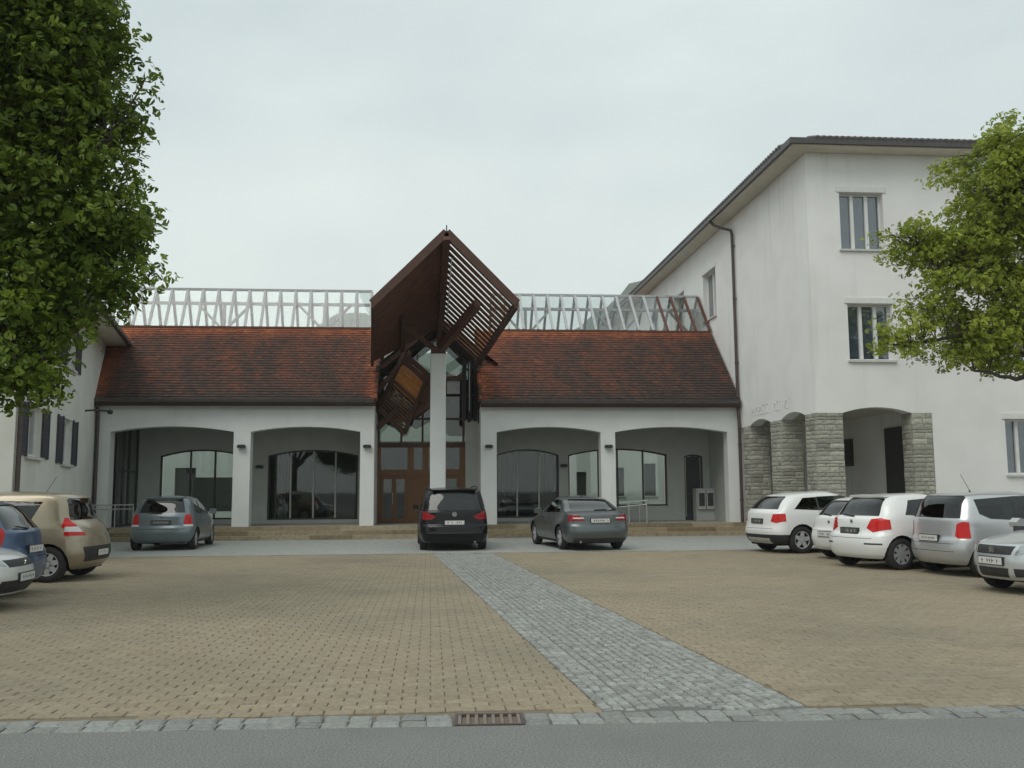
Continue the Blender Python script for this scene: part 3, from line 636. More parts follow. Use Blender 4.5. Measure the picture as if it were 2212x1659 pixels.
# hanging lozenge of orange boards and slats inside the porch
loz = thing('hanging_timber_screen', 'tilted lozenge of orange boards and open slats under the canopy', 'screen', (-1.0,35.0,4))
P1, P2, P3, P4, P5 = V((-.95,34.45,6.75)), V((-.05,34.75,6.0)), V((-.98,35.15,3.75)), V((-1.92,34.85,4.65)), V((-1.62,34.75,5.80))
def Lz(mb, n_, m): mb.v = [(a+1.0, b-35.0, c-4) for a, b, c in mb.v]; mb.build(n_, m, loz)
dn = (P3-P2); ac = (P2-P1)
nn = dn.cross(ac).normalized(); nn = nn if nn.y > 0 else -nn
top0, top1 = lerp(P1,P2,0), lerp(P1,P2,1); bot0, bot1 = P4+V((0,0,0)), P3
for i in range(6):
    t0, t1 = i/6*.54, (i+1)/6*.54-.004
    Lz(MB().prism([lerp(top0,bot0,t0), lerp(top1,bot1,t0), lerp(top1,bot1,t1), lerp(top0,bot0,t1)], nn*.04), 'board', ORANGE if i > 1 else RUSTY)
for i in range(9):
    t0 = .56+i/9*.43; t1 = t0+.026
    Lz(MB().prism([lerp(top0,bot0,t0), lerp(top1,bot1,t0), lerp(top1,bot1,t1), lerp(top0,bot0,t1)], nn*.05), 'slat', SLATW)
for p, q in ((top0,bot0),(top1,bot1)): Lz(MB().beam(p-nn*.06, q-nn*.06, .1, .14), 'edge_beam', DKWOOD)
Lz(MB().beam(bot0-nn*.06, bot1-nn*.06, .1, .16), 'edge_beam', DKWOOD); Lz(MB().beam(lerp(top0,bot0,.49)-nn*.05, lerp(top1,bot1,.49)-nn*.05, .08, .1), 'edge_beam', DKWOOD)
for k, x in enumerate((-1.3,-.5)): Lz(MB().tube([(x,34.85,6.0),(x,34.9,7.2)], .015, 6), 'hanger', BLACKM)
H(MB().beam((-1.98,34.5,5.2),(-.75,34.5,6.75),.12,.16), 'raking_beam', DKWOOD); H(MB().beam((-1.98,34.9,3.9),(-1.2,34.9,4.7),.12,.2), 'raking_beam', DKWOOD)
H(MB().beam((-1.0,35.4,4.2),(1.3,35.4,6.0),.16,.3), 'raking_beam', SHEET); H(MB().beam((-.3,35.3,4.9),(.3,35.3,6.6),.3,.2), 'raking_beam', SHEET)

# ================================================================== SCHOOL BUILDING (right)
SX, SY = 11.3, 26.58
sch = thing('school_building', 'tall white three-storey building with overhanging roof and stone piers', 'building', (SX,SY,0))
def Sb(mb, name, m, parent=None, **p):
    if parent is None: mb.v = [(a-SX, b-SY, c) for a, b, c in mb.v]
    return mb.build(name, m, parent or sch, **p)
fw_ = [(12.32,13.69,8.78,10.55),(12.42,13.80,5.40,7.12),(17.14,18.52,8.78,10.55),(17.14,18.52,5.40,7.12),(21.9,23.3,8.78,10.55),(21.9,23.3,5.4,7.12)]
Sb(panel_wall(MB(), (0,SY,0), (1,0,0), (0,-1,0), SX, 26, 4.6, 11.76, fw_, .4), 'front_wall', WHITE2)
Sb(panel_wall(MB(), (0,SY,0), (1,0,0), (0,-1,0), 14.87, 26, 0, 4.6, [(17.14,18.5,1.99,3.65),(21.9,23.3,1.99,3.65)], .4), 'front_wall', WHITE2)
sw_ = [(35.75,37.45,8.5,10.45),(40.4,42.1,8.5,10.45),(45.2,46.9,8.5,10.45)]
Sb(panel_wall(MB(), (SX,0,0), (0,1,0), (-1,0,0), SY+.4, 56, 4.6, 11.76, sw_, .4), 'side_wall', WHITE2)
Sb(panel_wall(MB(), (SX,0,0), (0,1,0), (-1,0,0), 33.32, 56, 0, 4.6, [], .4), 'side_wall', WHITE2)
ol = [(11.3,4.6),(11.3,3.83),(12.12,3.83)]+arch_pts(12.13,14.23,3.831,4.0)+[(14.24,3.83),(14.87,3.83),(14.87,4.6)]
Sb(MB().prism([(a,SY,b) for a, b in ol], (0,.4,0)), 'arch_band', WHITE2)
ol = [(SY+.4,4.6),(SY+.4,3.83),(27.39,3.83)]+arch_pts(27.4,29.3,3.831,4.0)+[(29.31,3.83),(30.29,3.83)]+arch_pts(30.3,32.3,3.831,4.0)+[(32.31,3.83),(33.32,3.83),(33.32,4.6)]
Sb(MB().prism([(SX,a,b) for a, b in ol], (.4,0,0)), 'arch_band', WHITE2)
Sb(MB().box(SX+.4,15.0,SY+.4,33.3,4.05,4.2), 'porch_ceiling', SOFFIT)
Sb(MB().box(14.88,15.1,SY+.41,33.3,.3,4.05), 'porch_wall', WHITE2); Sb(MB().box(SX+.41,14.87,33.05,33.3,.3,4.05), 'porch_wall', WHITE2)
Sb(MB().box(SX+.02,15.0,SY+.02,33.3,-.05,.4), 'porch_floor', FLOORS)
Sb(MB().box(14.8,14.875,28.35,29.45,.9,3.55), 'porch_door', DKFR); Sb(MB().box(12.6,13.5,33.0,33.045,.5,2.9), 'porch_door', DKFR)
Sb(MB().box(14.78,14.876,31.9,32.5,2.4,3.35), 'notice_case', DKFR)
Sb(MB().box(13.6,14.87,28.0,29.9,.4,.9), 'porch_step', SILL)
def pier(x0, x1, y0, y1):
    t = bpy.data.objects.new('pier', None); COL.objects.link(t); t.parent = sch; t.location = (x0-SX, y0-SY, 0)
    w_, d_ = x1-x0, y1-y0; rq = random.Random(int(x0*100+y0*10))
    MB().box(.025, w_-.01, .025, d_-.01, -.05, 3.829).build('core', MORTAR, t)
    z = .0
    while z < 3.80:
        h = min(rq.choice((.09,.12,.14,.17)), 3.825-z); 
        if 3.825-z-h < .06: h = 3.825-z
        x = 0
        while x < w_-.01:
            l = min(rq.uniform(.2,.48), w_-x); l = w_-x if w_-x-l < .1 else l
            pr_ = rq.uniform(0,.018); tt = min(1,max(0,rq.gauss(.5,.25)))
            MB().add([(x+.006,-pr_+.012,z+.006),(x+l-.006,-pr_+.012,z+.006),(x+l-.006,-pr_+.012,z+h-.006),(x+.006,-pr_+.012,z+h-.006),(x+.004,.1,z+.004),(x+l-.004,.1,z+.004),(x+l-.004,.1,z+h-.004),(x+.004,.1,z+h-.004),
                      (x+l*.5,-pr_-.004,z+h*.5)], [(0,1,8),(1,2,8),(2,3,8),(3,0,8),(0,4,5,1),(1,5,6,2),(2,6,7,3),(3,7,4,0)], tt).build('stone', STONE, t)
            x += l
        y = .1
        while y < d_-.01:
            l = min(rq.uniform(.2,.48), d_-y); l = d_-y if d_-y-l < .1 else l
            pr_ = rq.uniform(0,.018); tt = min(1,max(0,rq.gauss(.5,.25)))
            MB().add([(-pr_+.012,y+l-.006,z+.006),(-pr_+.012,y+.006,z+.006),(-pr_+.012,y+.006,z+h-.006),(-pr_+.012,y+l-.006,z+h-.006),(.1,y+l-.004,z+.004),(.1,y+.004,z+.004),(.1,y+.004,z+h-.004),(.1,y+l-.004,z+h-.004),
                      (-pr_-.004,y+l*.5,z+h*.5)], [(0,1,8),(1,2,8),(2,3,8),(3,0,8),(0,4,5,1),(1,5,6,2),(2,6,7,3),(3,7,4,0)], tt).build('stone', STONE, t)
            y += l
        z += h
pier(11.29,12.12,26.57,27.38); pier(14.24,14.86,26.57,27.2); pier(11.29,12.0,29.32,30.28); pier(11.29,12.0,32.32,33.04)
def sch_window(org, ux, nx, u0, u1, v0, v1, hood=True, mull=2):
    ux, nx = V(ux), V(nx); c = V(org)+ux*((u0+u1)/2)
    t = bpy.data.objects.new('window', None); COL.objects.link(t); t.parent = sch; t.location = c-V((SX,SY,0))+V((0,0,v0))
    wd, hh = u1-u0, v1-v0
    def bx(ua, ub, da, db, za, zb):       # d: depth inside (positive) along -nx
        vs_ = []
        for z in (za, zb):
            for u, d in ((ua,da),(ub,da),(ub,db),(ua,db)): vs_.append(ux*u-nx*d+V((0,0,z)))
        return MB().add(vs_, [(0,3,2,1),(4,5,6,7),(0,1,5,4),(1,2,6,5),(2,3,7,6),(3,0,4,7)])
    a = wd/2
    for ua, ub, za, zb in ((-a+.003,-a+.06,.0,hh),(a-.06,a-.003,0,hh),(-a+.06,a-.06,.003,.06),(-a+.06,a-.06,hh-.06,hh-.003)): bx(ua,ub,.2,.27,za,zb).build('frame', WINW, t)
    k = [-a+.06]+[(-a+wd*(i+1)/(mull+1)) for i in range(mull)]+[a-.06]
    for m_ in k[1:-1]: bx(m_-.05,m_+.05,.17,.275,.06,hh-.06).build('mullion', WINW, t)
    for p, q in zip(k[:-1], k[1:]):
        p2, q2 = (p+.05 if p > -a+.07 else p), (q-.05 if q < a-.07 else q)
        bx(p2,q2,.235,.243,.06,hh-.06).build('pane', glass('window_glass',(.75,.78,.8),.9,base=.12), t)
        bx(p2,q2,.262,.268,.06,hh-.06).build('blind', BLIND, t)
    bx(-a-.06,a+.06,-.07,.19,-.06,-.003).build('sill', SILL, t)
    if hood: bx(-a-.1,a+.1,-.035,.1,hh+.003,hh+.17).build('shutter_box', WINW, t)
for h_ in fw_+[(17.14,18.5,1.99,3.65),(21.9,23.3,1.99,3.65)]: sch_window((0,SY,0), (1,0,0), (0,-1,0), *h_)
for h_ in sw_: sch_window((SX,0,0), (0,-1,0), (-1,0,0), -h_[1], -h_[0], h_[2], h_[3], True, 1)
# roof: soffit, gutter, hipped tile planes with a wavy tile edge
EX, EYs = 10.68, 25.98
Sb(MB().box(EX,27,EYs,57,11.765,11.80), 'soffit', SOFFIT)
Sb(MB().box(EX-.1,27,EYs-.1,EYs+.02,11.80,11.97), 'gutter', GUTTER); Sb(MB().box(EX-.1,EX+.02,EYs+.02,57,11.80,11.97), 'gutter', GUTTER)
hp = MB().add([(EX-.05,EYs-.05,11.98),(27,EYs-.05,11.98),(27,EYs+7,14.6),(EX+7,EYs+7,14.6),(EX-.05,57,11.98),(EX+7,57,14.6)], [(0,1,2,3),(0,3,5,4)])
Sb(hp, 'roof', GREYTILE)
te = MB()
x = EX+.75
while x < 26: te.tube([(x,EYs-.13,11.985),(x,EYs+.6,12.24)], .055, 6); x += .19
Sb(te, 'tile_edge', GREYTILE, kind='stuff')
te = MB(); y = EYs+.78
while y < 56: te.tube([(EX-.13,y,11.985),(EX+.6,y,12.24)], .055, 6); y += .22
Sb(te, 'tile_edge', GREYTILE, kind='stuff')
Sb(MB().tube([(10.62,34.1,11.8),(10.76,34.0,11.62),(10.95,33.6,11.4),(11.18,33.34,11.25),(11.21,33.3,11.05),(11.21,33.28,8),(11.21,33.26,4.9),(11.19,33.2,4.4),(11.21,33.18,4.0),(11.21,33.18,.05)], .055, 10), 'downpipe', PIPE)
for zz in (1.2,3.2,6.2,8.6,10.6): Sb(MB().tube([(11.21,33.25 if zz > 4.5 else 33.18,zz),(11.21,33.25 if zz > 4.5 else 33.18,zz+.05)], .075, 10), 'pipe_bracket', PIPE)
# faded raised lettering on the side wall: too worn to read, only strokes remain
LET = mat('faded_letter', (.68,.675,.66), .85)
let = bpy.data.objects.new('worn_lettering', None); COL.objects.link(let); let.parent = sch; let.location = (0,0,0)
rq = random.Random(21); yy = 32.0
while yy > 28.5:
    wl_ = rq.uniform(.14,.24); k = rq.randrange(4); mb = MB(); x_ = -.008
    ya, yb = yy-SY, yy-wl_-SY
    for p, q in {0:[((ya,4.15),(ya,4.48)),((yb,4.15),(yb,4.48))],1:[((ya,4.15),(ya,4.48)),((ya,4.46),(yb,4.46)),((ya,4.17),(yb,4.17))],2:[((ya,4.15),((ya+yb)/2,4.48)),((yb,4.15),((ya+yb)/2,4.48))],3:[((ya,4.46),(yb,4.40)),((yb,4.40),(ya,4.22)),((ya,4.22),(yb,4.17))]}[k]:
        mb.beam((x_,p[0],p[1]), (x_,q[0],q[1]), .03, .012, (1,0,0))
    mb.build('letter', LET, let); yy -= wl_+.14

# ================================================================== LEFT HOUSE
ang = R(11.2); dL = V((math.sin(ang), -math.cos(ang), 0)); nL = V((math.cos(ang), math.sin(ang), 0)); AL = V((-11.55,33.4,0))
lh = thing('cream_house', 'cream two-storey house with dark shutters behind the big tree', 'building', AL)
lw = [(9.05,10.7,2.5,3.74),(4.6,6.1,2.45,3.76),(4.6,6.1,5.25,6.45),(9.05,10.7,5.25,6.45)]
UE = 11.9
panel_wall(MB(), (0,0,0), dL, nL, -9, UE, 0, 7.0, lw, .4).build('wall', CREAM, lh) if False else None
mbw = panel_wall(MB(), (0,0,0), dL, nL, -9, UE, 0, 7.0, lw, .4); mbw.build('side_wall', CREAM, lh)
mbw = panel_wall(MB(), dL*UE-nL*.401, -nL, dL, 0, 9, 0, 7.0, [(3,4.3,2.5,3.74),(3,4.3,5.25,6.45)], .4); mbw.build('end_wall', CREAM, lh)
def lbx(ua, ub, da, db, za, zb):
    vs_ = []
    for z in (za, zb):
        for u, d in ((ua,da),(ub,da),(ub,db),(ua,db)): vs_.append(dL*u+nL*d+V((0,0,z)))
    return MB().add(vs_, [(0,1,2,3),(7,6,5,4),(4,5,1,0),(5,6,2,1),(6,7,3,2),(7,4,0,3)])
for u0, u1, v0, v1 in lw:
    c = (u0+u1)/2; t = bpy.data.objects.new('window', None); COL.objects.link(t); t.parent = lh; t.location = (0,0,0)
    for a, b, z0, z1 in ((u0+.003,u0+.07,v0,v1),(u1-.07,u1-.003,v0,v1),(c-.05,c+.05,v0+.07,v1-.07),(u0+.07,u1-.07,v0+.003,v0+.07),(u0+.07,u1-.07,v1-.07,v1-.003)): lbx(a,b,-.2,-.12,z0,z1).build('frame', WINW, t)
    for a, b in ((u0+.07,c-.05),(c+.05,u1-.07)): lbx(a,b,-.165,-.157,v0+.07,v1-.07).build('pane', glass('window_glass',(.75,.78,.8),.9,base=.12), t); lbx(a,b,-.3,-.29,v0+.07,v1-.07).build('curtain', mat('net_curtain',(.6,.6,.58),.9,(.5,.5,.48),9), t)
    lbx(u0-.1,u1+.1,-.1,.08,v0-.07,v0-.003).build('sill', SILL, t)
    for s_ in (-1, 1):
        a = u0-.05-.82 if s_ < 0 else u1+.05; sh = bpy.data.objects.new('shutter', None); COL.objects.link(sh); sh.parent = t
        lbx(a,a+.07,.01,.055,v0-.02,v1+.02).build('stile', SHUT, sh); lbx(a+.75,a+.82,.01,.055,v0-.02,v1+.02).build('stile', SHUT, sh)
        sl = MB()
        for k in range(14):
            z = v0+k*(v1-v0)/14; q_ = lbx(a+.07,a+.75,.015,.045,z,z+(v1-v0)/14*.86); sl.v += []; sl.add(q_.v, q_.f)
        sl.build('slats', SHUT, sh); lbx(a+.07,a+.75,.012,.02,v0,v1).build('backing', SHUT, sh)
# eaves and hipped roof
def lp(u, d, z): return dL*u+nL*d+V((0,0,z))
MB().prism([lp(-9,.75,7.0),lp(UE+.6,.75,7.0),lp(UE+.6,-10,7.0),lp(-9,-10,7.0)], (0,0,.1)).build('soffit', SOFFIT, lh)
MB().add([lp(-9,.8,7.11),lp(UE+.65,.8,7.11),lp(UE-4.5,-4.5,10.4),lp(-9,-4.5,10.4),lp(UE+.65,-10,7.11),lp(-9,-10,7.11)], [(0,1,2,3),(1,4,2),(4,5,3,2)], .45).build('roof', TILE, lh)
lbx(-9,UE+.66,.74,.88,7.0,7.13).build('gutter', GUTTER, lh)
MB().tube([lp(UE-.12,.8,7.0),lp(UE-.12,.3,6.6),lp(UE-.12,.08,6.4),lp(UE-.12,.08,0)], .055, 10).build('downpipe', PIPE, lh)
wb = thing('wall_bracket', 'small dark arm fixed high on the cream wall beside the downpipe', 'bracket', AL+lp(2.3,0,4.25))
MB().tube([V((0,0,0)), nL*.3+V((0,0,.03)), nL*.75], .03, 8).build('arm', BLACKM, wb); MB().lathe([(.0,-.1),(.07,-.1),(.1,0),(.02,.06),(0,.06)], 12, 'z', nL*.75).build('lamp_head', BLACKM, wb)
MK = mat('pale_blue_paint', (.48,.56,.58), .9)
mk = MB(); rq = random.Random(4)
for k in range(9):
    u = 7.6-k*.33; z = 4.45+rq.uniform(-.05,.1); mk.add([lp(u,.006,z),lp(u-.06,.006,z),lp(u-.2,.006,z+.3+rq.uniform(-.1,.1)),lp(u-.14,.006,z+.3)], [(0,1,2,3)])
mk.build('faded_wall_mark', MK, lh)

# ================================================================== TREES
def tree(name, label, base, trunk_top, limbs, blobs, ncl, lmat, leaf, per, rad, seed, droop=.25):
    q = np.random.default_rng(seed); rq = random.Random(seed)
    t = thing(name, label, 'tree', base); b0 = V(base)
    tr = MB(); tt = V(trunk_top)-b0
    pts = [V((0,0,-.1)), V((.02,.03,tt.z*.35)), V((tt.x*.6,tt.y*.6,tt.z*.7)), tt]
    tr.tube(pts, .27, 12, .17); tr.tube([V((0,0,-.12)), V((0,0,.25))], .42, 12, .27); tr.build('trunk', BARK, t, smooth=True)
    skel = []; lb = MB()
    for li in limbs:
        P_ = [tt-V((0,0,rq.uniform(.1,.8)))]+[V(p)-b0 for p in li]
        dense = []
        for a, b in zip(P_[:-1], P_[1:]):
            for k in range(5): dense.append(a.lerp(b, k/5)+V((rq.uniform(-.07,.07), rq.uniform(-.07,.07), rq.uniform(-.07,.07))))
        dense.append(P_[-1]); lb.tube(dense, .10, 7, .022); skel += dense[3:]
    # clusters in the blobs, biased to the shell
    cs = []; tot = sum(b[1][0]*b[1][1]*b[1][2] for b in blobs)
    for c, r_ in blobs:
        n = int(ncl*r_[0]*r_[1]*r_[2]/tot)+1
        for _ in range(n):
            d = q.normal(size=3); d /= np.linalg.norm(d); rr_ = q.random()**.40*(.80+.25*q.random())*(1.22 if q.random() < .10 else 1)
            cs.append(V((c[0]+d[0]*r_[0]*rr_, c[1]+d[1]*r_[1]*rr_, c[2]+d[2]*r_[2]*rr_))-b0)
    sk = np.array([tuple(s) for s in skel])
    tw = MB(); C_ = []; D_ = []
    for c in cs:
        i = int(np.argmin(((sk-np.array(c))**2).sum(1))); p = V(sk[i]); mid = p.lerp(c, .55)+V((rq.uniform(-.1,.1),rq.uniform(-.1,.1),rq.uniform(-.02,.16)))
        tw.tube([p, mid, c], .018, 4, .005, cap=False); C_.append(tuple(c)); dd = (c-mid); dd = dd.normalized() if dd.length > 1e-4 else V((0,0,1)); D_.append(tuple(dd))
    lb.build('limbs', BARK, t, smooth=True); tw.build('twigs', BARK, t, kind='stuff')
    C_ = np.array(C_); D_ = np.array(D_); n = len(C_)*per
    ctr = np.repeat(C_, per, 0); dr_ = np.repeat(D_, per, 0)
    off = q.normal(size=(n,3)); off /= np.linalg.norm(off,axis=1,keepdims=True); off *= (q.random((n,1))**.45)*np.array([1,1,.6])*rad; along = (q.random((n,1))-.65)*rad*.9
    pos = ctr+off+dr_*along; pos[:,2] -= droop*q.random(n)*rad
    nrm = q.normal(size=(n,3))*.5+np.array([0,-.1,.55])+off/rad*.6; nrm /= np.linalg.norm(nrm,axis=1,keepdims=True)
    a = np.cross(nrm, q.normal(size=(n,3))); a /= np.linalg.norm(a,axis=1,keepdims=True); b = np.cross(nrm, a)
    s = leaf*(.6+.65*q.random((n,1)))
    lx = np.array([0,.42,.50,.16,-.16,-.50,-.42]); ly = np.array([-.55,-.28,.15,.52,.52,.15,-.28]); lz = np.array([0,.10,.13,.0,.0,.13,.10])
    k = len(lx)
    v = pos[:,None,:]+s[:,None,:]*(lx[None,:,None]*a[:,None,:]+ly[None,:,None]*b[:,None,:]+lz[None,:,None]*nrm[:,None,:])
    me = bpy.data.meshes.new('crown'); me.vertices.add(n*k); me.vertices.foreach_set('co', v.reshape(-1).astype(np.float32))
    # two faces folded at the midrib
    f1 = np.array([0,1,2,3]); f2 = np.array([0,4,5,6]); idx = np.arange(n)[:,None]*k
    loops = np.concatenate([idx+f1, idx+f2], 1).reshape(-1)
    me.loops.add(len(loops)); me.loops.foreach_set('vertex_index', loops.astype(np.int32))
    me.polygons.add(2*n); me.polygons.foreach_set('loop_start', (np.arange(2*n)*4).astype(np.int32)); me.polygons.foreach_set('loop_total', np.full(2*n,4,np.int32))
    cl = np.repeat(q.normal(.5,.16,len(C_)), per)+q.normal(0,.17,n)
    at = me.attributes.new('tint', 'FLOAT', 'FACE'); at.data.foreach_set('value', np.repeat(np.clip(cl,0,1),2).astype(np.float32))
    me.materials.append(lmat); me.update(calc_edges=True); me.validate()
    o = bpy.data.objects.new('crown', me); COL.objects.link(o); o.parent = t; o['kind'] = 'stuff'
    return t
tree('broadleaf_tree', 'big dark green broadleaf tree overhanging the cream house and white car', (-8.6,12.6,0), (-8.5,12.7,3.4),
     [[(-7.2,12.3,5.0),(-5.6,12.2,5.9),(-4.2,12.2,6.2)], [(-7.6,12.0,6),(-6.0,12.0,7.4),(-4.4,12.2,8.2)], [(-7,13.0,4.2),(-5.6,12.8,4.6),(-4.2,12.6,5.0)], [(-8.4,12.6,6),(-8,12.6,9),(-7.4,12.4,10)], [(-9.6,12.6,6),(-10.6,12.6,8)], [(-7.4,12.2,4.2),(-6.2,12.2,3.9),(-5.0,12.3,3.7)]],
     [((-6.3,12.5,7.6),(1.9,1.7,1.6)), ((-5.0,12.4,8.2),(1.15,1.1,1.0)), ((-5.0,12.4,7.1),(1.15,1.0,.9)), ((-4.9,12.4,6.2),(1.1,1.0,.85)), ((-4.6,12.5,5.3),(1.15,.9,.55)), ((-4.6,12.4,4.55),(1.05,.9,.6)), ((-4.95,12.3,3.85),(.9,.8,.55)), ((-5.35,12.2,3.2),(.75,.8,.45)), ((-6.3,12.4,5.4),(1.5,1.4,1.2)), ((-6.2,12.2,3.9),(1.0,1.0,.8)), ((-6.6,12.3,9.4),(1.9,1.7,1.0)), ((-9.0,12.6,7.5),(1.6,1.8,2))],
     2300, LEAF1, .10, 46, .34, 3)
tree('maple_tree', 'light green maple tree with dark branches in front of the school building', (14.6,19.2,0), (14.5,19.2,3.5),
     [[(13.2,19,4.4),(11.6,18.9,4.85),(10.2,18.9,4.6)], [(13.4,19.2,5.2),(12,19.1,6.3),(10.6,19.1,6.8)], [(14.0,19.1,6),(13.2,19,7.8),(12.4,19,9.0)], [(13.0,18.6,3.9),(12.2,18.5,3.9),(11.4,18.6,4.05)], [(14.6,19.4,6.5),(14.6,19.6,9.0)], [(15.8,19.4,5.5),(17,19.5,6.5)], [(13.2,19.9,5.4),(11.2,20,5.7)]],
     [((12.95,19.1,8.3),(2.0,1.5,1.5)), ((11.25,19.1,6.95),(1.6,1.2,.8)), ((12.9,19.2,6.8),(1.6,1.4,1.0)), ((11.4,19.0,5.7),(1.6,1.2,.75)), ((10.85,18.9,4.85),(1.65,1.0,.5)), ((12.6,19.0,5.0),(1.5,1.2,.8)), ((12.2,18.8,4.3),(1.4,.9,.35)), ((15.6,19.4,7.3),(1.9,1.8,2.0))],
     1000, LEAF2, .108, 32, .31, 8)

# ================================================================== CARS
def paint(name, c, metal=.0, rough=.32):
    return mat(name, c, rough, metal=metal, coat=.2 if max(c) < .01 else .6, spec=.25 if max(c) < .01 else .5)
TYRE = mat('tyre_rubber', (.018,.018,.019), .85, (.03,.03,.03), 20)
RIM = mat('alloy_rim', (.52,.53,.54), .35, metal=.25)
HUBC = mat('grey_hubcap', (.36,.37,.37), .45, metal=.2)
PLASTIC = mat('black_plastic', (.022,.022,.024), .6, (.032,.032,.034), 12)
UNDER = mat('underbody', (.012,.012,.012), .9)
REDL = mat('red_lens', (.52,.012,.010), .2, coat=.2, spec=.3)
DREDL = mat('dark_red_lens', (.26,.006,.010), .2, coat=.2, spec=.3)
CLEARL = mat('clear_lens', (.62,.62,.62), .15, coat=.5)
LAMPG = mat('headlamp_lens', (.38,.40,.41), .1, metal=.5, coat=.6)
CHROME = mat('chrome', (.6,.6,.6), .15, metal=1)
PLATEW = mat('number_plate', (.68,.68,.65), .5, (.55,.54,.53), 60, .4, .6)
PLATED = mat('dark_number_plate', (.05,.05,.05), .5, (.14,.14,.13), 60, .45, .6)
SEATM = mat('dark_seat', (.03,.03,.033), .9, (.05,.05,.05), 15)
GAP = mat('panel_gap', (.01,.01,.01), .8)
def pchip(xs, ys, x):
    xs, ys, x = np.asarray(xs,float), np.asarray(ys,float), np.asarray(x,float)
    h = np.diff(xs); d = np.diff(ys)/h; m = np.zeros(len(xs)); m[0], m[-1] = d[0], d[-1]
    for i in range(1, len(xs)-1):
        if d[i-1]*d[i] > 0:
            w1, w2 = 2*h[i]+h[i-1], h[i]+2*h[i-1]; m[i] = (w1+w2)/(w1/d[i-1]+w2/d[i])
    i = np.clip(np.searchsorted(xs, x)-1, 0, len(h)-1); t = (x-xs[i])/h[i]
    return (2*t**3-3*t**2+1)*ys[i]+(t**3-2*t**2+t)*h[i]*m[i]+(-2*t**3+3*t**2)*ys[i+1]+(t**3-t**2)*h[i]*m[i+1]
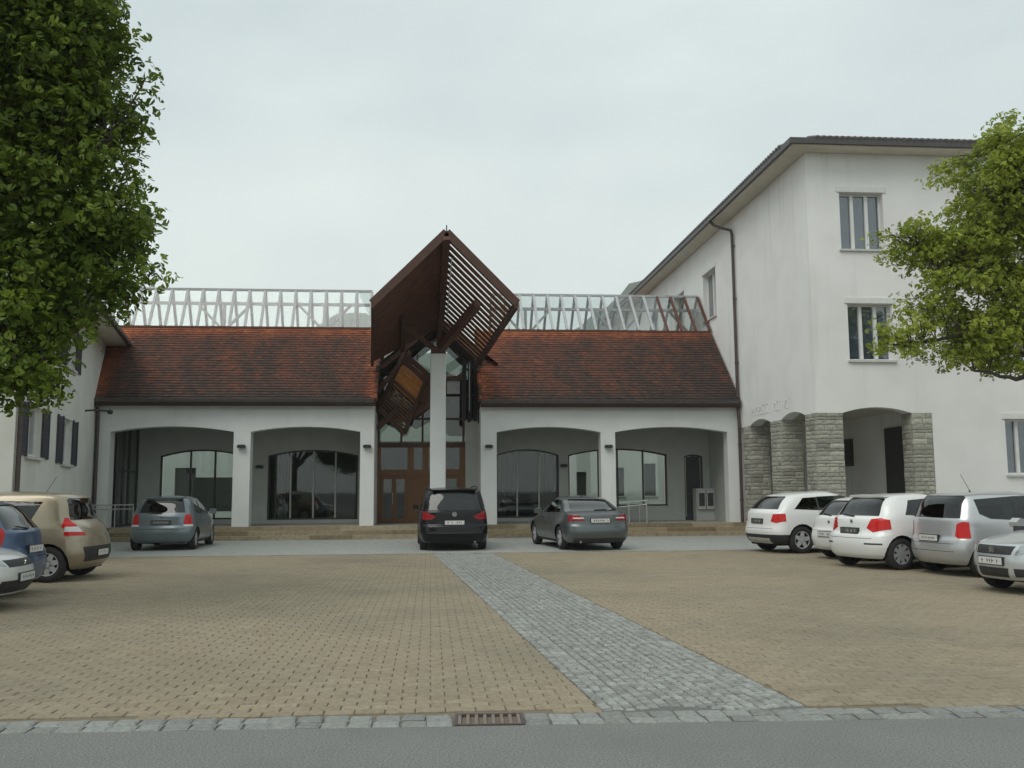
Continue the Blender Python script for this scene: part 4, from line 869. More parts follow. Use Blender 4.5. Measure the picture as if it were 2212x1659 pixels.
class Body:
    def __init__(s, S):
        s.S = S; L, W, Hh = S['L'], S['W'], S['H']; zb = S.get('zb', .22)
        z = np.unique(np.round(np.concatenate([np.arange(zb, Hh-.07, .022), Hh-.07*(1-np.sin(np.linspace(0,1,13)*math.pi/2))]), 4))
        rz, rx = zip(*S['rear']); fz, fx = zip(*S['front']); wz, wf = zip(*S['width'])
        xr = pchip(rz, rx, z); xf = L-pchip(fz, fx, z); w = pchip(wz, wf, z)*W/2
        Lr = np.interp(z, [zb,.9,1.05,Hh-.1,Hh], S.get('Lr',[.5,.5,.42,.4,.6])); Lf = np.interp(z, [zb,.7,1.0,Hh-.1,Hh], S.get('Lf',[.75,.8,.6,.5,.6]))
        p_r, p_f = S.get('pr',3.2), S.get('pf',2.6)
        bm = bmesh.new(); rings = []
        a = np.linspace(0, math.pi/2, 12)
        for i in range(len(z)):
            ln = xf[i]-xr[i]; k = min(1, ln*.98/(Lr[i]+Lf[i])); lr, lf = Lr[i]*k, Lf[i]*k
            hx = list(xr[i]+lr*(1-np.cos(a)**(2/p_r))); hy = list(w[i]*np.sin(a)**(2/p_r))
            sx = np.linspace(xr[i]+lr, xf[i]-lf, 16)[1:-1]; hx += list(sx); hy += [w[i]]*len(sx)
            b = a[::-1]; hx += list(xf[i]-lf*(1-np.cos(b)**(2/p_f))); hy += list(w[i]*np.sin(b)**(2/p_f))
            hx = np.array(hx); hy = np.array(hy)
            # gentle plan taper of the sides towards both ends
            tp = 1-.05*np.clip((hx/L-.5)*2,-1,1)**4; hy = hy*tp
            pts = [(x-L/2, y, z[i]) for x, y in zip(hx, hy)]+[(x-L/2, -y, z[i]) for x, y in zip(hx[-2:0:-1], hy[-2:0:-1])]
            rings.append([bm.verts.new(p) for p in pts])
        n = len(rings[0])
        for r0, r1 in zip(rings[:-1], rings[1:]):
            for j in range(n):
                try: bm.faces.new((r0[(j+1)%n], r0[j], r1[j], r1[(j+1)%n]))
                except ValueError: pass
        try: bm.faces.new(rings[-1][::-1])
        except ValueError: pass
        bm.normal_update()
        c = sum((f.normal.dot(f.calc_center_median()-Vector((0,0,.8))) for f in bm.faces))
        if c < 0: bmesh.ops.reverse_faces(bm, faces=bm.faces[:])
        bm.normal_update()
        s.bm = bm; s.lay = bm.faces.layers.int.new('tag'); s.tags = {0: ('body', S['paint'], 0)}; s.L = L; s.H = Hh
    def cut(s, name, m, poly, axes, filt, off=0., over=True, xlim=None):
        """cut a convex polygon region; axes 'xz' / 'yz' / 'xy'; filt(center, normal) limits the faces"""
        ia, ib = {'xz':(0,2),'yz':(1,2),'xy':(0,1)}[axes]; ic = 3-ia-ib; bm = s.bm; lay = s.lay
        if 'x' in axes: poly = [(p[0]-s.L/2, p[1]) for p in poly]
        ar = sum(poly[i][0]*poly[(i+1)%len(poly)][1]-poly[(i+1)%len(poly)][0]*poly[i][1] for i in range(len(poly)))
        if ar < 0: poly = poly[::-1]
        lo = (min(p[0] for p in poly), min(p[1] for p in poly)); hi = (max(p[0] for p in poly), max(p[1] for p in poly))
        def cand(pre=False):
            r = []
            for f in bm.faces:
                vs_ = [v.co for v in f.verts]
                if max(v[ia] for v in vs_) < lo[0]-1e-6 or min(v[ia] for v in vs_) > hi[0]+1e-6 or max(v[ib] for v in vs_) < lo[1]-1e-6 or min(v[ib] for v in vs_) > hi[1]+1e-6: continue
                if pre or filt(f.calc_center_median(), f.normal): r.append(f)
            return r
        if xlim is not None:
            fs = cand(True); ge = set(fs)
            for f in fs: ge.update(f.edges); ge.update(f.verts)
            bmesh.ops.bisect_plane(bm, geom=list(ge), dist=1e-5, plane_co=(xlim,0,0), plane_no=(1,0,0))
        for i in range(len(poly)):
            p, q = poly[i], poly[(i+1)%len(poly)]
            fs = cand()
            if not fs: return None
            co = [0,0,0]; no = [0,0,0]; co[ia], co[ib] = p; no[ia], no[ib] = (q[1]-p[1]), -(q[0]-p[0])
            ge = set(fs)
            for f in fs: ge.update(f.edges); ge.update(f.verts)
            bmesh.ops.bisect_plane(bm, geom=list(ge), dist=1e-5, plane_co=co, plane_no=no)
        tag = len(s.tags); s.tags[tag] = (name, m, off); cnt = 0
        for f in cand():
            c = f.calc_center_median(); inside = all((q[0]-p[0])*(c[ib]-p[1])-(q[1]-p[1])*(c[ia]-p[0]) > -1e-7 for p, q in zip(poly, poly[1:]+poly[:1]))
            if inside and (over or f[lay] == 0): f[lay] = tag; cnt += 1
        return tag
    def finish(s, parent):
        bm = s.bm; lay = s.lay; bm.normal_update(); out_ = {}
        for tag, (name, m, off) in s.tags.items():
            if m is None: continue
            fs = [f for f in bm.faces if f[lay] == tag]
            if not fs: continue
            idx = {}; vs_ = []; fl = []
            for f in fs:
                q = []
                for v in f.verts:
                    if v not in idx: idx[v] = len(vs_); vs_.append(tuple(v.co+v.normal*off))
                    q.append(idx[v])
                fl.append(tuple(q))
            mb = MB(); mb.add(vs_, fl); out_[tag] = mb.build(name, m, parent, smooth=True)
        bm.free(); return out_
def wheel(parent, x, y, r, sgn, style, wd=.20):
    a = wd/2; mb = MB()
    prof = [(r*.64,-a*.9),(r*.72,-a),(r*.93,-a),(r,-a*.72),(r,a*.72),(r*.93,a),(r*.72,a),(r*.64,a*.9)]
    mb.lathe(prof, 28); t = mb.build('wheel', TYRE, parent, smooth=True); t.location = (x, y, r)
    rim = MB(); o = sgn*a
    rim.lathe([(r*.66,o*.9),(r*.62,o*.86),(r*.6,o*.3),(.0,o*.2)][::(1 if sgn < 0 else -1)], 28)
    n = {'alloy5':5,'alloy7':7,'hub':8}[style]; m_ = HUBC if style == 'hub' else RIM
    dk = rim.build('rim_barrel', PLASTIC, t, smooth=True)
    sp = MB(); yo = o*.84
    for k in range(n):
        an = 2*math.pi*k/n+.2; ca, sa = math.cos(an), math.sin(an); w0, w1 = (.055,.035) if style != 'hub' else (.03,.038)
        w1 = w1*r/.3; w0 = w0*r/.3; r0, r1 = r*.1, r*.63
        q = [(ca*r0-sa*w0, 0, sa*r0+ca*w0), (ca*r1-sa*w1, 0, sa*r1+ca*w1), (ca*r1+sa*w1, 0, sa*r1-ca*w1), (ca*r0+sa*w0, 0, sa*r0-ca*w0)]
        sp.prism([(u, yo, v) for u, _, v in q], (0, -o*.25, 0))
    sp.lathe([(0,yo+o*.06),(r*.15,yo+o*.04),(r*.17,yo-o*.2)][::(1 if sgn > 0 else -1)], 16)
    sp.lathe([(r*.58,yo),(r*.655,yo+o*.05),(r*.67,yo-o*.2)][::(1 if sgn > 0 else -1)], 28)
    sp.build('rim', m_, t)
def car(name, label, S, rear_xy, head, cat='car'):
    """rear_xy: ground point under the centre of the rear bumper, head: heading in degrees (world, from +X)"""
    L, W, Hh = S['L'], S['W'], S['H']; h = R(head); fwd = V((math.cos(h), math.sin(h), 0))
    t = thing(name, label, cat, V((*rear_xy,0))+fwd*(L/2), h)
    b = Body(S); wr = S.get('wr', .305); xa, xb = S['axles']
    side = lambda sg: (lambda c, n: c.y*sg > .3 and n.y*sg > .25)
    rearf = lambda c, n: c.x < -L/2+1.7 and n.x < -.12
    rear_any = lambda xm: (lambda c, n: c.x < -L/2+xm)
    frontf = lambda c, n: c.x > L/2-2.4 and n.x > .12
    # black lower cladding and bumper parts first, so that later cuts override them
    for a in S.get('trim', []):
        nm, m, poly, ax, f = a
        b.cut(nm, m, poly, ax, {'rear':rear_any(.7),'front':lambda c, n: c.x > L/2-.8,'side':lambda c, n: abs(c.y) > .35,'all':lambda c, n: True}[f], .004)
    # glass
    gl = S.get('glass', CARGLASS)
    for sg in (-1, 1):
        for poly in S['swin']: b.cut('side_window', gl, poly, 'xz', side(sg), -.008)
        for wa, wb in zip(S['swin'][:-1], S['swin'][1:]):      # black pillars between the side windows
            ra_ = sorted(sorted(wa, key=lambda p: -p[0])[:2], key=lambda p: p[1]); lb_ = sorted(sorted(wb, key=lambda p: p[0])[:2], key=lambda p: p[1])
            b.cut('window_pillar', PLASTIC, [ra_[0], lb_[0], lb_[1], ra_[1]], 'xz', side(sg), -.004, over=False)
        for poly in S.get('spil', []): b.cut('window_pillar', PLASTIC, poly, 'xz', side(sg), -.003)
    if 'rwin' in S:
        z0, z1, y0, y1 = S['rwin']; b.cut('rear_window', gl, [(-y0,z0),(y0,z0),(y1,z1-.03),(y1-.06,z1),(-y1+.06,z1),(-y1,z1-.03)], 'yz', rearf, -.008)
    z0, z1, y0, y1 = S['fwin']; b.cut('windscreen', gl, [(-y0,z0),(y0,z0),(y1,z1),(-y1,z1)], 'yz', frontf, -.008)
    # lamps
    for m, poly, xm in S.get('tail', []):
        for sg in (-1, 1): b.cut('tail_lamp', m, [(y*sg, z) for y, z in poly], 'yz', rear_any(xm), .006, xlim=-L/2+xm)
    for m, poly, xm in S.get('headl', []):
        for sg in (-1, 1): b.cut('headlamp', m, [(y*sg, z) for y, z in poly], 'yz', lambda c, n, xm=xm: c.x > L/2-xm, .006, xlim=L/2-xm)
    for nm, m, poly in S.get('rearpanel', []): b.cut(nm, m, poly, 'yz', lambda c, n: c.x < -L/2+.6, .003)
    for nm, m, poly in S.get('frontpanel', []): b.cut(nm, m, poly, 'yz', lambda c, n: c.x > L/2-.6, .002)
    # panel gaps
    g_ = .009
    for sg in (-1, 1):
        for (x0, z0), (x1, z1) in S.get('gaps', []):
            dx, dz = x1-x0, z1-z0; l = math.hypot(dx, dz); nx_, nz2 = -dz/l*g_/2, dx/l*g_/2
            b.cut('panel_gap', GAP, [(x0+nx_,z0+nz2),(x1+nx_,z1+nz2),(x1-nx_,z1-nz2),(x0-nx_,z0-nz2)], 'xz', lambda c, n, sg=sg: c.y*sg > .3 and n.y*sg > .2, -.002, over=False)
    for z in S.get('rgaps', []): b.cut('panel_gap', GAP, [(-W*.36,z-g_/2),(W*.36,z-g_/2),(W*.36,z+g_/2),(-W*.36,z+g_/2)], 'yz', lambda c, n: c.x < -L/2+.5, -.002, over=False)
    # wheel arches
    for x in (xa, xb):
        ra = wr+.055; poly = [(x+ra*math.cos(k*math.pi*2/20), wr+ra*math.sin(k*math.pi*2/20)) for k in range(20)]
        for sg in (-1, 1): b.cut('wheel_arch', None, poly, 'xz', lambda c, n, sg=sg: c.y*sg > W/2-.24)
        if 'archtrim' in S: pass
    b.finish(t)
    for x in (xa, xb):
        for sg in (-1, 1):
            y = sg*(W/2-.135); wheel(t, x-L/2, y, wr, sg, S.get('rim','alloy5'))
            mb = MB(); ra = wr+.057; n = 16; p = []
            for k in range(n+1):
                an = math.pi*k/n; p.append((x-L/2+ra*math.cos(an), wr+ra*math.sin(an)))
            y0, y1 = sg*(W/2-.13), sg*(W/2-.36); vs_ = [(u,y0,v) for u, v in p]+[(u,y1,v) for u, v in p]
            mb.add(vs_, [(i,i+1,n+2+i,n+1+i) for i in range(n)]); mb.add([(u,y1,v) for u, v in p], [tuple(range(n+1))]); mb.build('wheel_well', UNDER, t)
    ub = MB(); ub.box(-L/2+.22, L/2-.25, -W/2+.30, W/2-.30, .19, .42); ub.box(-L/2+.2, -L/2+.219, -W/2+.5, W/2-.5, .24, .42); ub.box(xa-L/2+.45, xb-L/2-.45, -W/2+.06, W/2-.06, .2, .4)
    ub.build('underbody', UNDER, t)
    # seats and dashboard seen through the glass
    se = MB(); zs = Hh*.2+.12
    for x0, ys in ((L*.52-L/2, (-.36,.36)), (L*.30-L/2, (-.4,0,.4))):
        for y in ys:
            wd = .23 if len(ys) == 2 else .2
            se.prism([(x0,y-wd,zs),(x0+.5,y-wd,zs+.03),(x0+.52,y-wd,zs+.13),(x0+.08,y-wd,zs+.13),(x0-.1,y-wd,zs+.62),(x0-.2,y-wd,zs+.6)], (0,wd*2,0))
            se.prism([(x0-.1,y-.12,zs+.66),(x0-.2,y-.12,zs+.64),(x0-.25,y-.12,zs+.83),(x0-.17,y-.12,zs+.85)], (0,.24,0))
    se.build('seats', SEATM, t)
    cz = S['fwin'][0]-.03; MB().prism([(L*.66-L/2,-W*.42,cz),(L*.66-L/2,-W*.42,cz-.3),(L*.74-L/2,-W*.42,cz-.3),(L*.74-L/2,-W*.42,cz+.02)], (0,W*.84,0)).build('dashboard', SEATM, t)
    MB().box(-L/2+.5, L/2-1.0, -W/2+.1, W/2-.1, zs-.14, zs-.1).build('cabin_floor', SEATM, t)
    # mirrors, handles
    mx_, mz = S['mirror']
    for sg in (-1, 1):
        mb = MB(); yb_ = sg*(W/2-.05)
        mb.prism([(mx_-L/2-.06,yb_,mz),(mx_-L/2+.08,yb_,mz-.01),(mx_-L/2+.1,yb_,mz+.07),(mx_-L/2+.02,yb_,mz+.14),(mx_-L/2-.06,yb_,mz+.12)], (0,sg*.18,0))
        mb.build('mirror', S.get('mirrorm', S['paint']), t)
        for hx, hzz in S['handles']: MB().prism([(hx-L/2-.09,sg*(W/2-.025),hzz),(hx-L/2+.09,sg*(W/2-.025),hzz),(hx-L/2+.08,sg*(W/2-.025),hzz+.03),(hx-L/2-.08,sg*(W/2-.025),hzz+.03)], (0,sg*.03,0)).build('door_handle', S.get('handlem', S['paint']), t)
    # plates
    rx_at = lambda z: float(pchip([q[0] for q in S['rear']], [q[1] for q in S['rear']], z)); fx_at = lambda z: float(pchip([q[0] for q in S['front']], [q[1] for q in S['front']], z))
    if 'rplate' in S:
        z, wd, m = S['rplate'][:3]; x = -L/2+min(rx_at(z-.05), rx_at(z+.05))-.012
        MB().box(x-.004, x+.05, -wd/2-.015, wd/2+.015, z-.065, z+.065).build('plate_holder', PLASTIC, t); MB().box(x-.009, x-.0045, -wd/2, wd/2, z-.052, z+.052).build('number_plate', m, t)
    if 'fplate' in S:
        z, wd, m = S['fplate']; x = L/2-min(fx_at(z-.05), fx_at(z+.05))+.012
        MB().box(x-.05, x+.004, -wd/2-.015, wd/2+.015, z-.065, z+.065).build('plate_holder', PLASTIC, t); MB().box(x+.0045, x+.009, -wd/2, wd/2, z-.052, z+.052).build('number_plate', m, t)
    def chars(x, z, wd, sgn, dark):
        mb = MB(); q = random.Random(int(wd*1000+z*777+L*91)); y = -wd*.36
        while y < wd*.38:
            w_ = q.uniform(.018,.034)
            if q.random() > .14: mb.add([(x,y*sgn,z-.032),(x,(y+w_*.4)*sgn,z-.032),(x,(y+w_*.4)*sgn,z+.032),(x,y*sgn,z+.032),(x,(y+w_*.4)*sgn,z-.008),(x,(y+w_)*sgn,z-.008),(x,(y+w_)*sgn,z+.012),(x,(y+w_*.4)*sgn,z+.012)], [(0,1,2,3),(4,5,6,7)])
            y += w_+.026
        mb.build('plate_characters', ALU if dark else PLASTIC, t, kind='stuff')
    if 'rplate' in S: z, wd, m = S['rplate'][:3]; chars(-L/2+min(rx_at(z-.05), rx_at(z+.05))-.022, z, wd, -1, m is PLATED)
    if 'fplate' in S: z, wd, m = S['fplate']; chars(L/2-min(fx_at(z-.05), fx_at(z+.05))+.022, z, wd, 1, False)
    def badge(x, z, sgn, r=.05):
        mb = MB(); k = 20; vs_ = [(x, r*math.cos(2*math.pi*i/k), z+r*math.sin(2*math.pi*i/k)) for i in range(k)]+[(x, .8*r*math.cos(2*math.pi*i/k), z+.8*r*math.sin(2*math.pi*i/k)) for i in range(k)]
        mb.add(vs_, [(i,(i+1)%k,k+(i+1)%k,k+i) for i in range(k)])
        for p, q in (((-.5,.62),(-.18,-.1)),((-.18,-.1),(0,.35)),((0,.35),(.18,-.1)),((.18,-.1),(.5,.62)),((-.75,.2),(-.35,-.65)),((-.35,-.65),(0,.0)),((0,0),(.35,-.65)),((.35,-.65),(.75,.2))):
            mb.beam((x, p[0]*r, z+p[1]*r), (x, q[0]*r, z+q[1]*r), .012, .006, (1,0,0))
        mb.build('badge', CHROME, t)
    if 'rbadge' in S: z = S['rbadge']; badge(-L/2+rx_at(z)-.014, z, -1, S.get('badger',.05))
    if 'fbadge' in S: z = S['fbadge']; badge(L/2-fx_at(z)+.014, z, 1, S.get('badger',.05))
    if 'wiper' in S:
        z0, z1 = S['wiper']; xw = lambda z: -L/2+rx_at(z)-.02
        MB().beam((xw(z0), 0, z0), (xw(z1), .38*S.get('wdir',1), z1), .03, .02).build('rear_wiper', PLASTIC, t)
    if 'rails' in S:
        for sg in (-1, 1):
            x0, x1, zr = S['rails']; MB().tube([(x0-L/2,sg*W*.35,zr-.05),(x0-L/2+.12,sg*W*.355,zr),((x0+x1)/2-L/2,sg*W*.36,zr+.03),(x1-L/2-.12,sg*W*.355,zr),(x1-L/2,sg*W*.35,zr-.05)], .02, 6).build('roof_rail', S.get('railm',CHROME), t)
    if 'spoiler' in S:
        x0, z0, hw = S['spoiler']; MB().prism([(x0-L/2,-hw,z0),(x0-L/2-.07,-hw,z0-.01),(x0-L/2-.06,-hw,z0-.045),(x0-L/2+.2,-hw,z0-.04),(x0-L/2+.25,-hw,z0+.015)], (0,2*hw,0)).build('spoiler', S['paint'], t)
    if 'antenna' in S:
        x, z = S['antenna']; mb = MB(); mb.tube([(x-L/2,0,z-.02),(x-L/2,0,z+.04)], .022, 8, .012); 
        if S.get('whip', True): mb.tube([(x-L/2,0,z+.03),(x-L/2-.18,0,z+.34)], .005, 5)
        mb.build('antenna', PLASTIC, t)
    if 'exhaust' in S: MB().tube([(-L/2+.08,S['exhaust'],.24),(-L/2+.4,S['exhaust'],.26)], .032, 10).build('exhaust', CHROME, t)
    return t
def wprof(H_, roof=.76, belt=1.0): return [(.18,.86),(.30,.955),(.5,1),(.72,.995),(belt-.1,.965),(belt,.94),(H_-.14,roof),(H_-.07,roof-.06),(H_-.025,roof-.24),(H_,.12)]
# --- grey hatchback before the left arches
P = dict(L=3.85, W=1.81, H=1.52, paint=paint('grey_blue_paint',(.16,.19,.205),.45), axles=(.62,3.1), wr=.30, rim='hub',
  rear=[(.18,.16),(.3,.04),(.5,0),(.62,.02),(.70,.07),(.95,.11),(1.0,.15),(1.40,.42),(1.45,.52),(1.49,.85),(1.52,1.6)],
  front=[(.18,.14),(.35,.02),(.5,0),(.62,.05),(.75,.2),(.85,.5),(.93,.8),(.98,1.0),(1.2,1.32),(1.4,1.75),(1.48,2.05),(1.52,2.15)], width=wprof(1.52),
  swin=[[(.62,1.03),(1.25,1.0),(1.28,1.38),(.78,1.36)],[(1.33,1.0),(2.2,.97),(1.95,1.38),(1.36,1.385)],[(2.26,.97),(2.85,.96),(2.3,1.34),(2.02,1.385)]],
  rwin=(1.05,1.40,.62,.53), fwin=(1.02,1.4,.68,.56), tail=[(REDL,[(.60,.72),(.92,.72),(.92,1.0),(.63,1.0)],.28),(CLEARL,[(.60,.665),(.92,.665),(.92,.72),(.60,.72)],.28)],
  rplate=(.78,.52,PLATED), rgaps=[.60], gaps=[((1.3,.35),(1.3,1.0)),((2.3,.32),(2.3,.97)),((2.3,.3),(1.1,.3)),((1.05,.75),(1.3,1.0))], mirror=(2.62,.98), handles=[(1.45,.86),(2.5-.95,.86)], wiper=(1.04,1.07), spoiler=(.50,1.475,.5), rbadge=.92, badger=.035)
car('grey_hatchback', 'grey-blue hatchback parked with its tail out before the leftmost arches', P, (-7.5,27.1), 92.5)
# --- black people carrier
P = dict(L=4.85, W=1.90, H=1.72, paint=paint('black_paint',(.006,.006,.007),0,.22), axles=(.95,3.87), wr=.335, rim='alloy7',
  rear=[(.18,.14),(.32,.03),(.5,0),(.66,.03),(.72,.08),(1.0,.1),(1.08,.13),(1.55,.36),(1.62,.44),(1.68,.8),(1.72,2.2)],
  front=[(.18,.15),(.4,.02),(.6,0),(.75,.12),(.9,.45),(1.0,.85),(1.06,1.05),(1.3,1.5),(1.55,2.05),(1.66,2.4),(1.72,2.55)], width=wprof(1.72,.80,1.08),
  swin=[[(.35,1.1),(1.3,1.08),(1.32,1.56),(.55,1.54)],[(1.38,1.08),(2.4,1.06),(2.35,1.57),(1.4,1.57)],[(2.46,1.06),(3.5,1.04),(2.85,1.52),(2.42,1.57)]],
  rwin=(1.10,1.54,.74,.64), fwin=(1.1,1.56,.78,.65), tail=[(DREDL,[(.50,.92),(.62,.84),(.99,.84),(.99,1.10),(.84,1.08)],.32)],
  rplate=(.76,.52,PLATEW), rgaps=[.60], gaps=[((1.35,.4),(1.35,1.08)),((2.43,.35),(2.43,1.06)),((3.4,.35),(3.4,1.04))], mirror=(3.25,1.06), handles=[(1.55,.98),(2.6,.97)], rbadge=.985, badger=.06, rails=(.9,3.1,1.72), railm=PLASTIC,
  trim=[('bumper_strip', PLASTIC, [(-.75,.47),(.75,.47),(.75,.51),(-.75,.51)], 'yz', 'rear')], exhaust=-.55, spoiler=(.42,1.655,.6))
car('black_people_carrier', 'black people carrier with dark red tail lamps before the white pillar', P, (.66,25.45), 91.8)
# --- grey saloon
P = dict(L=4.66, W=1.82, H=1.46, paint=paint('slate_grey_paint',(.105,.12,.125),.5), axles=(1.0,3.68), wr=.325, rim='alloy5',
  rear=[(.18,.13),(.32,.03),(.5,0),(.65,.02),(.72,.06),(.92,.075),(.975,.11),(1.005,.3),(1.04,.48),(1.34,1.25),(1.39,1.5),(1.43,1.9),(1.46,2.35)],
  front=[(.18,.15),(.4,.02),(.55,0),(.7,.08),(.78,.4),(.88,.9),(.95,1.2),(.99,1.35),(1.2,1.75),(1.36,2.1),(1.42,2.2),(1.46,2.25)], width=wprof(1.46,.74,.98),
  swin=[[(1.0,1.03),(1.45,1.0),(1.55,1.33),(1.42,1.31)],[(1.5,1.0),(2.35,.98),(2.3,1.36),(1.62,1.34)],[(2.42,.98),(3.2,.96),(2.6,1.32),(2.36,1.36)]],
  rwin=(1.05,1.36,.66,.54), fwin=(1.03,1.36,.70,.56), tail=[(DREDL,[(.42,.80),(.96,.78),(.96,.96),(.56,.945)],.30),(CLEARL,[(.44,.85),(.72,.85),(.72,.885),(.46,.885)],.3)],
  rplate=(.80,.52,PLATEW), rgaps=[.69], gaps=[((1.5,.4),(1.5,.98)),((2.38,.33),(2.38,.98)),((3.3,.33),(3.3,.95))], mirror=(2.98,.96), handles=[(1.75,.88),(2.6,.87)], antenna=(1.72,1.425), whip=False, wiper=(1.07,1.09), wdir=-1,
  trim=[('rear_diffuser', PLASTIC, [(-.72,.18),(.72,.18),(.72,.34),(-.72,.34)], 'yz', 'rear')], exhaust=.55)
hh = R(98.5); c_, s_ = math.cos(hh), math.sin(hh); wx, wy = 3.62, 25.75
car('grey_saloon', 'slate grey saloon parked at a slant right of the black people carrier', P, (wx-(c_*1.0-s_*.78), wy-(s_*1.0+c_*.78)), 98.5)
def from_wheel(P_, wxy, head, sg):
    h_ = R(head); c_, s_ = math.cos(h_), math.sin(h_); lx, ly = P_['axles'][0], sg*(P_['W']/2-.1)
    return (wxy[0]-(c_*lx-s_*ly), wxy[1]-(s_*lx+c_*ly))
# --- white crossover
wpaint = paint('white_paint',(.74,.74,.73),0,.3)
P = dict(L=4.2, W=1.77, H=1.55, paint=wpaint, axles=(.80,3.4), wr=.34, rim='alloy5', zb=.24,
  rear=[(.18,.2),(.35,.05),(.55,0),(.7,.04),(1.0,.08),(1.06,.14),(1.4,.52),(1.46,.70),(1.51,1.05),(1.55,1.8)],
  front=[(.18,.16),(.4,.02),(.6,0),(.72,.05),(.88,.25),(.96,.75),(1.02,1.0),(1.06,1.1),(1.28,1.45),(1.44,1.85),(1.51,2.1),(1.55,2.25)], width=wprof(1.55,.76,1.05),
  swin=[[(.62,1.10),(1.3,1.07),(1.32,1.40),(.95,1.38)],[(1.36,1.07),(2.3,1.05),(2.1,1.44),(1.38,1.41)],[(2.36,1.05),(3.05,1.03),(2.5,1.40),(2.16,1.44)]],
  rwin=(1.10,1.42,.64,.52), fwin=(1.08,1.46,.7,.58), tail=[(REDL,[(.55,.80),(.70,.76),(.95,.84),(.95,1.0),(.60,.98)],.36)],
  rplate=(.80,.5,PLATED), rgaps=[.62], gaps=[((1.33,.4),(1.33,1.07)),((2.33,.38),(2.33,1.05)),((3.15,.38),(3.15,1.03))], mirror=(2.85,1.04), handles=[(1.5,.92),(2.5,.92)], 
  trim=[('lower_cladding', PLASTIC, [(-.95,.2),(.95,.2),(.95,.47),(-.95,.47)], 'yz', 'rear'),('skid_plate', ALU, [(-.5,.2),(.5,.2),(.5,.38),(-.5,.38)], 'yz', 'rear'),('sill_cladding', PLASTIC, [(.3,.2),(3.9,.2),(3.9,.36),(.3,.36)], 'xz', 'side')])
car('white_crossover', 'white crossover with black lower cladding beside the stone corner pier', P, from_wheel(P, (9.28,23.05), 12, -1), 12)
# --- small white hatchback, half hidden
P = dict(L=3.9, W=1.68, H=1.44, paint=wpaint, axles=(.70,3.15), wr=.29, rim='hub',
  rear=[(.18,.16),(.3,.04),(.5,0),(.64,.03),(.72,.08),(.95,.14),(1.0,.2),(1.34,.55),(1.38,.7),(1.42,1.0),(1.44,1.7)],
  front=[(.18,.14),(.35,.02),(.5,0),(.62,.05),(.72,.2),(.82,.5),(.9,.8),(.95,1.0),(1.15,1.32),(1.32,1.75),(1.40,2.05),(1.44,2.15)], width=wprof(1.44,.74,.96),
  swin=[[(.75,1.02),(1.35,.98),(1.4,1.31),(1.0,1.30)],[(1.42,.98),(2.85,.95),(2.3,1.28),(1.46,1.32)]], rwin=(1.0,1.34,.60,.50), fwin=(.99,1.34,.66,.54), tail=[(REDL,[(.64,.70),(.92,.70),(.92,.98),(.70,.98)],.26)],
  rplate=(.58,.52,PLATEW), rgaps=[.66], gaps=[((1.4,.3),(1.4,.98)),((2.5,.3),(2.5,.96))], mirror=(2.6,.96), handles=[(1.6,.84)], wiper=(1.0,1.05), rbadge=.86, badger=.04)
car('small_white_hatchback', 'small white hatchback half hidden between two other white cars', P, from_wheel(P, (9.5,21.8), 14, 1), 14)
# --- white hatchback with big lamps
P = dict(L=4.05, W=1.76, H=1.515, paint=wpaint, axles=(.64,3.22), wr=.315, rim='hub',
  rear=[(.18,.16),(.3,.04),(.5,0),(.66,.03),(.74,.10),(1.0,.17),(1.04,.22),(1.40,.50),(1.45,.62),(1.49,.95),(1.515,1.7)],
  front=[(.18,.14),(.35,.02),(.5,0),(.62,.05),(.75,.2),(.85,.55),(.93,.9),(.98,1.1),(1.2,1.45),(1.4,1.95),(1.48,2.25),(1.515,2.4)], width=wprof(1.515,.75,1.02),
  swin=[[(.80,1.08),(1.4,1.03),(1.43,1.40),(1.0,1.37)],[(1.48,1.03),(2.4,1.0),(2.2,1.41),(1.50,1.41)],[(2.46,1.0),(3.15,.98),(2.5,1.37),(2.26,1.41)]],
  rwin=(1.06,1.42,.62,.52), fwin=(1.02,1.4,.7,.57), tail=[(REDL,[(.44,.82),(.60,.74),(.98,.84),(.98,.93),(.70,1.02),(.52,1.0)],.42)],
  rplate=(.76,.5,PLATED), rgaps=[.62], gaps=[((1.45,.38),(1.45,1.03)),((2.43,.33),(2.43,1.0)),((3.2,.33),(3.2,.97))], mirror=(2.9,.98), handles=[(1.62,.9),(2.58,.9)], wiper=(1.05,1.09), spoiler=(.60,1.475,.52), rbadge=.95, badger=.04,
  trim=[('reflector', PLASTIC, [(.48,.50),(.80,.50),(.80,.53),(.48,.53)], 'yz', 'rear'),('reflector', PLASTIC, [(-.80,.50),(-.48,.50),(-.48,.53),(-.80,.53)], 'yz', 'rear')])
car('white_hatchback', 'white hatchback with large pointed red tail lamps next to silver minivan', P, from_wheel(P, (9.30,18.1), 14, -1), 14)
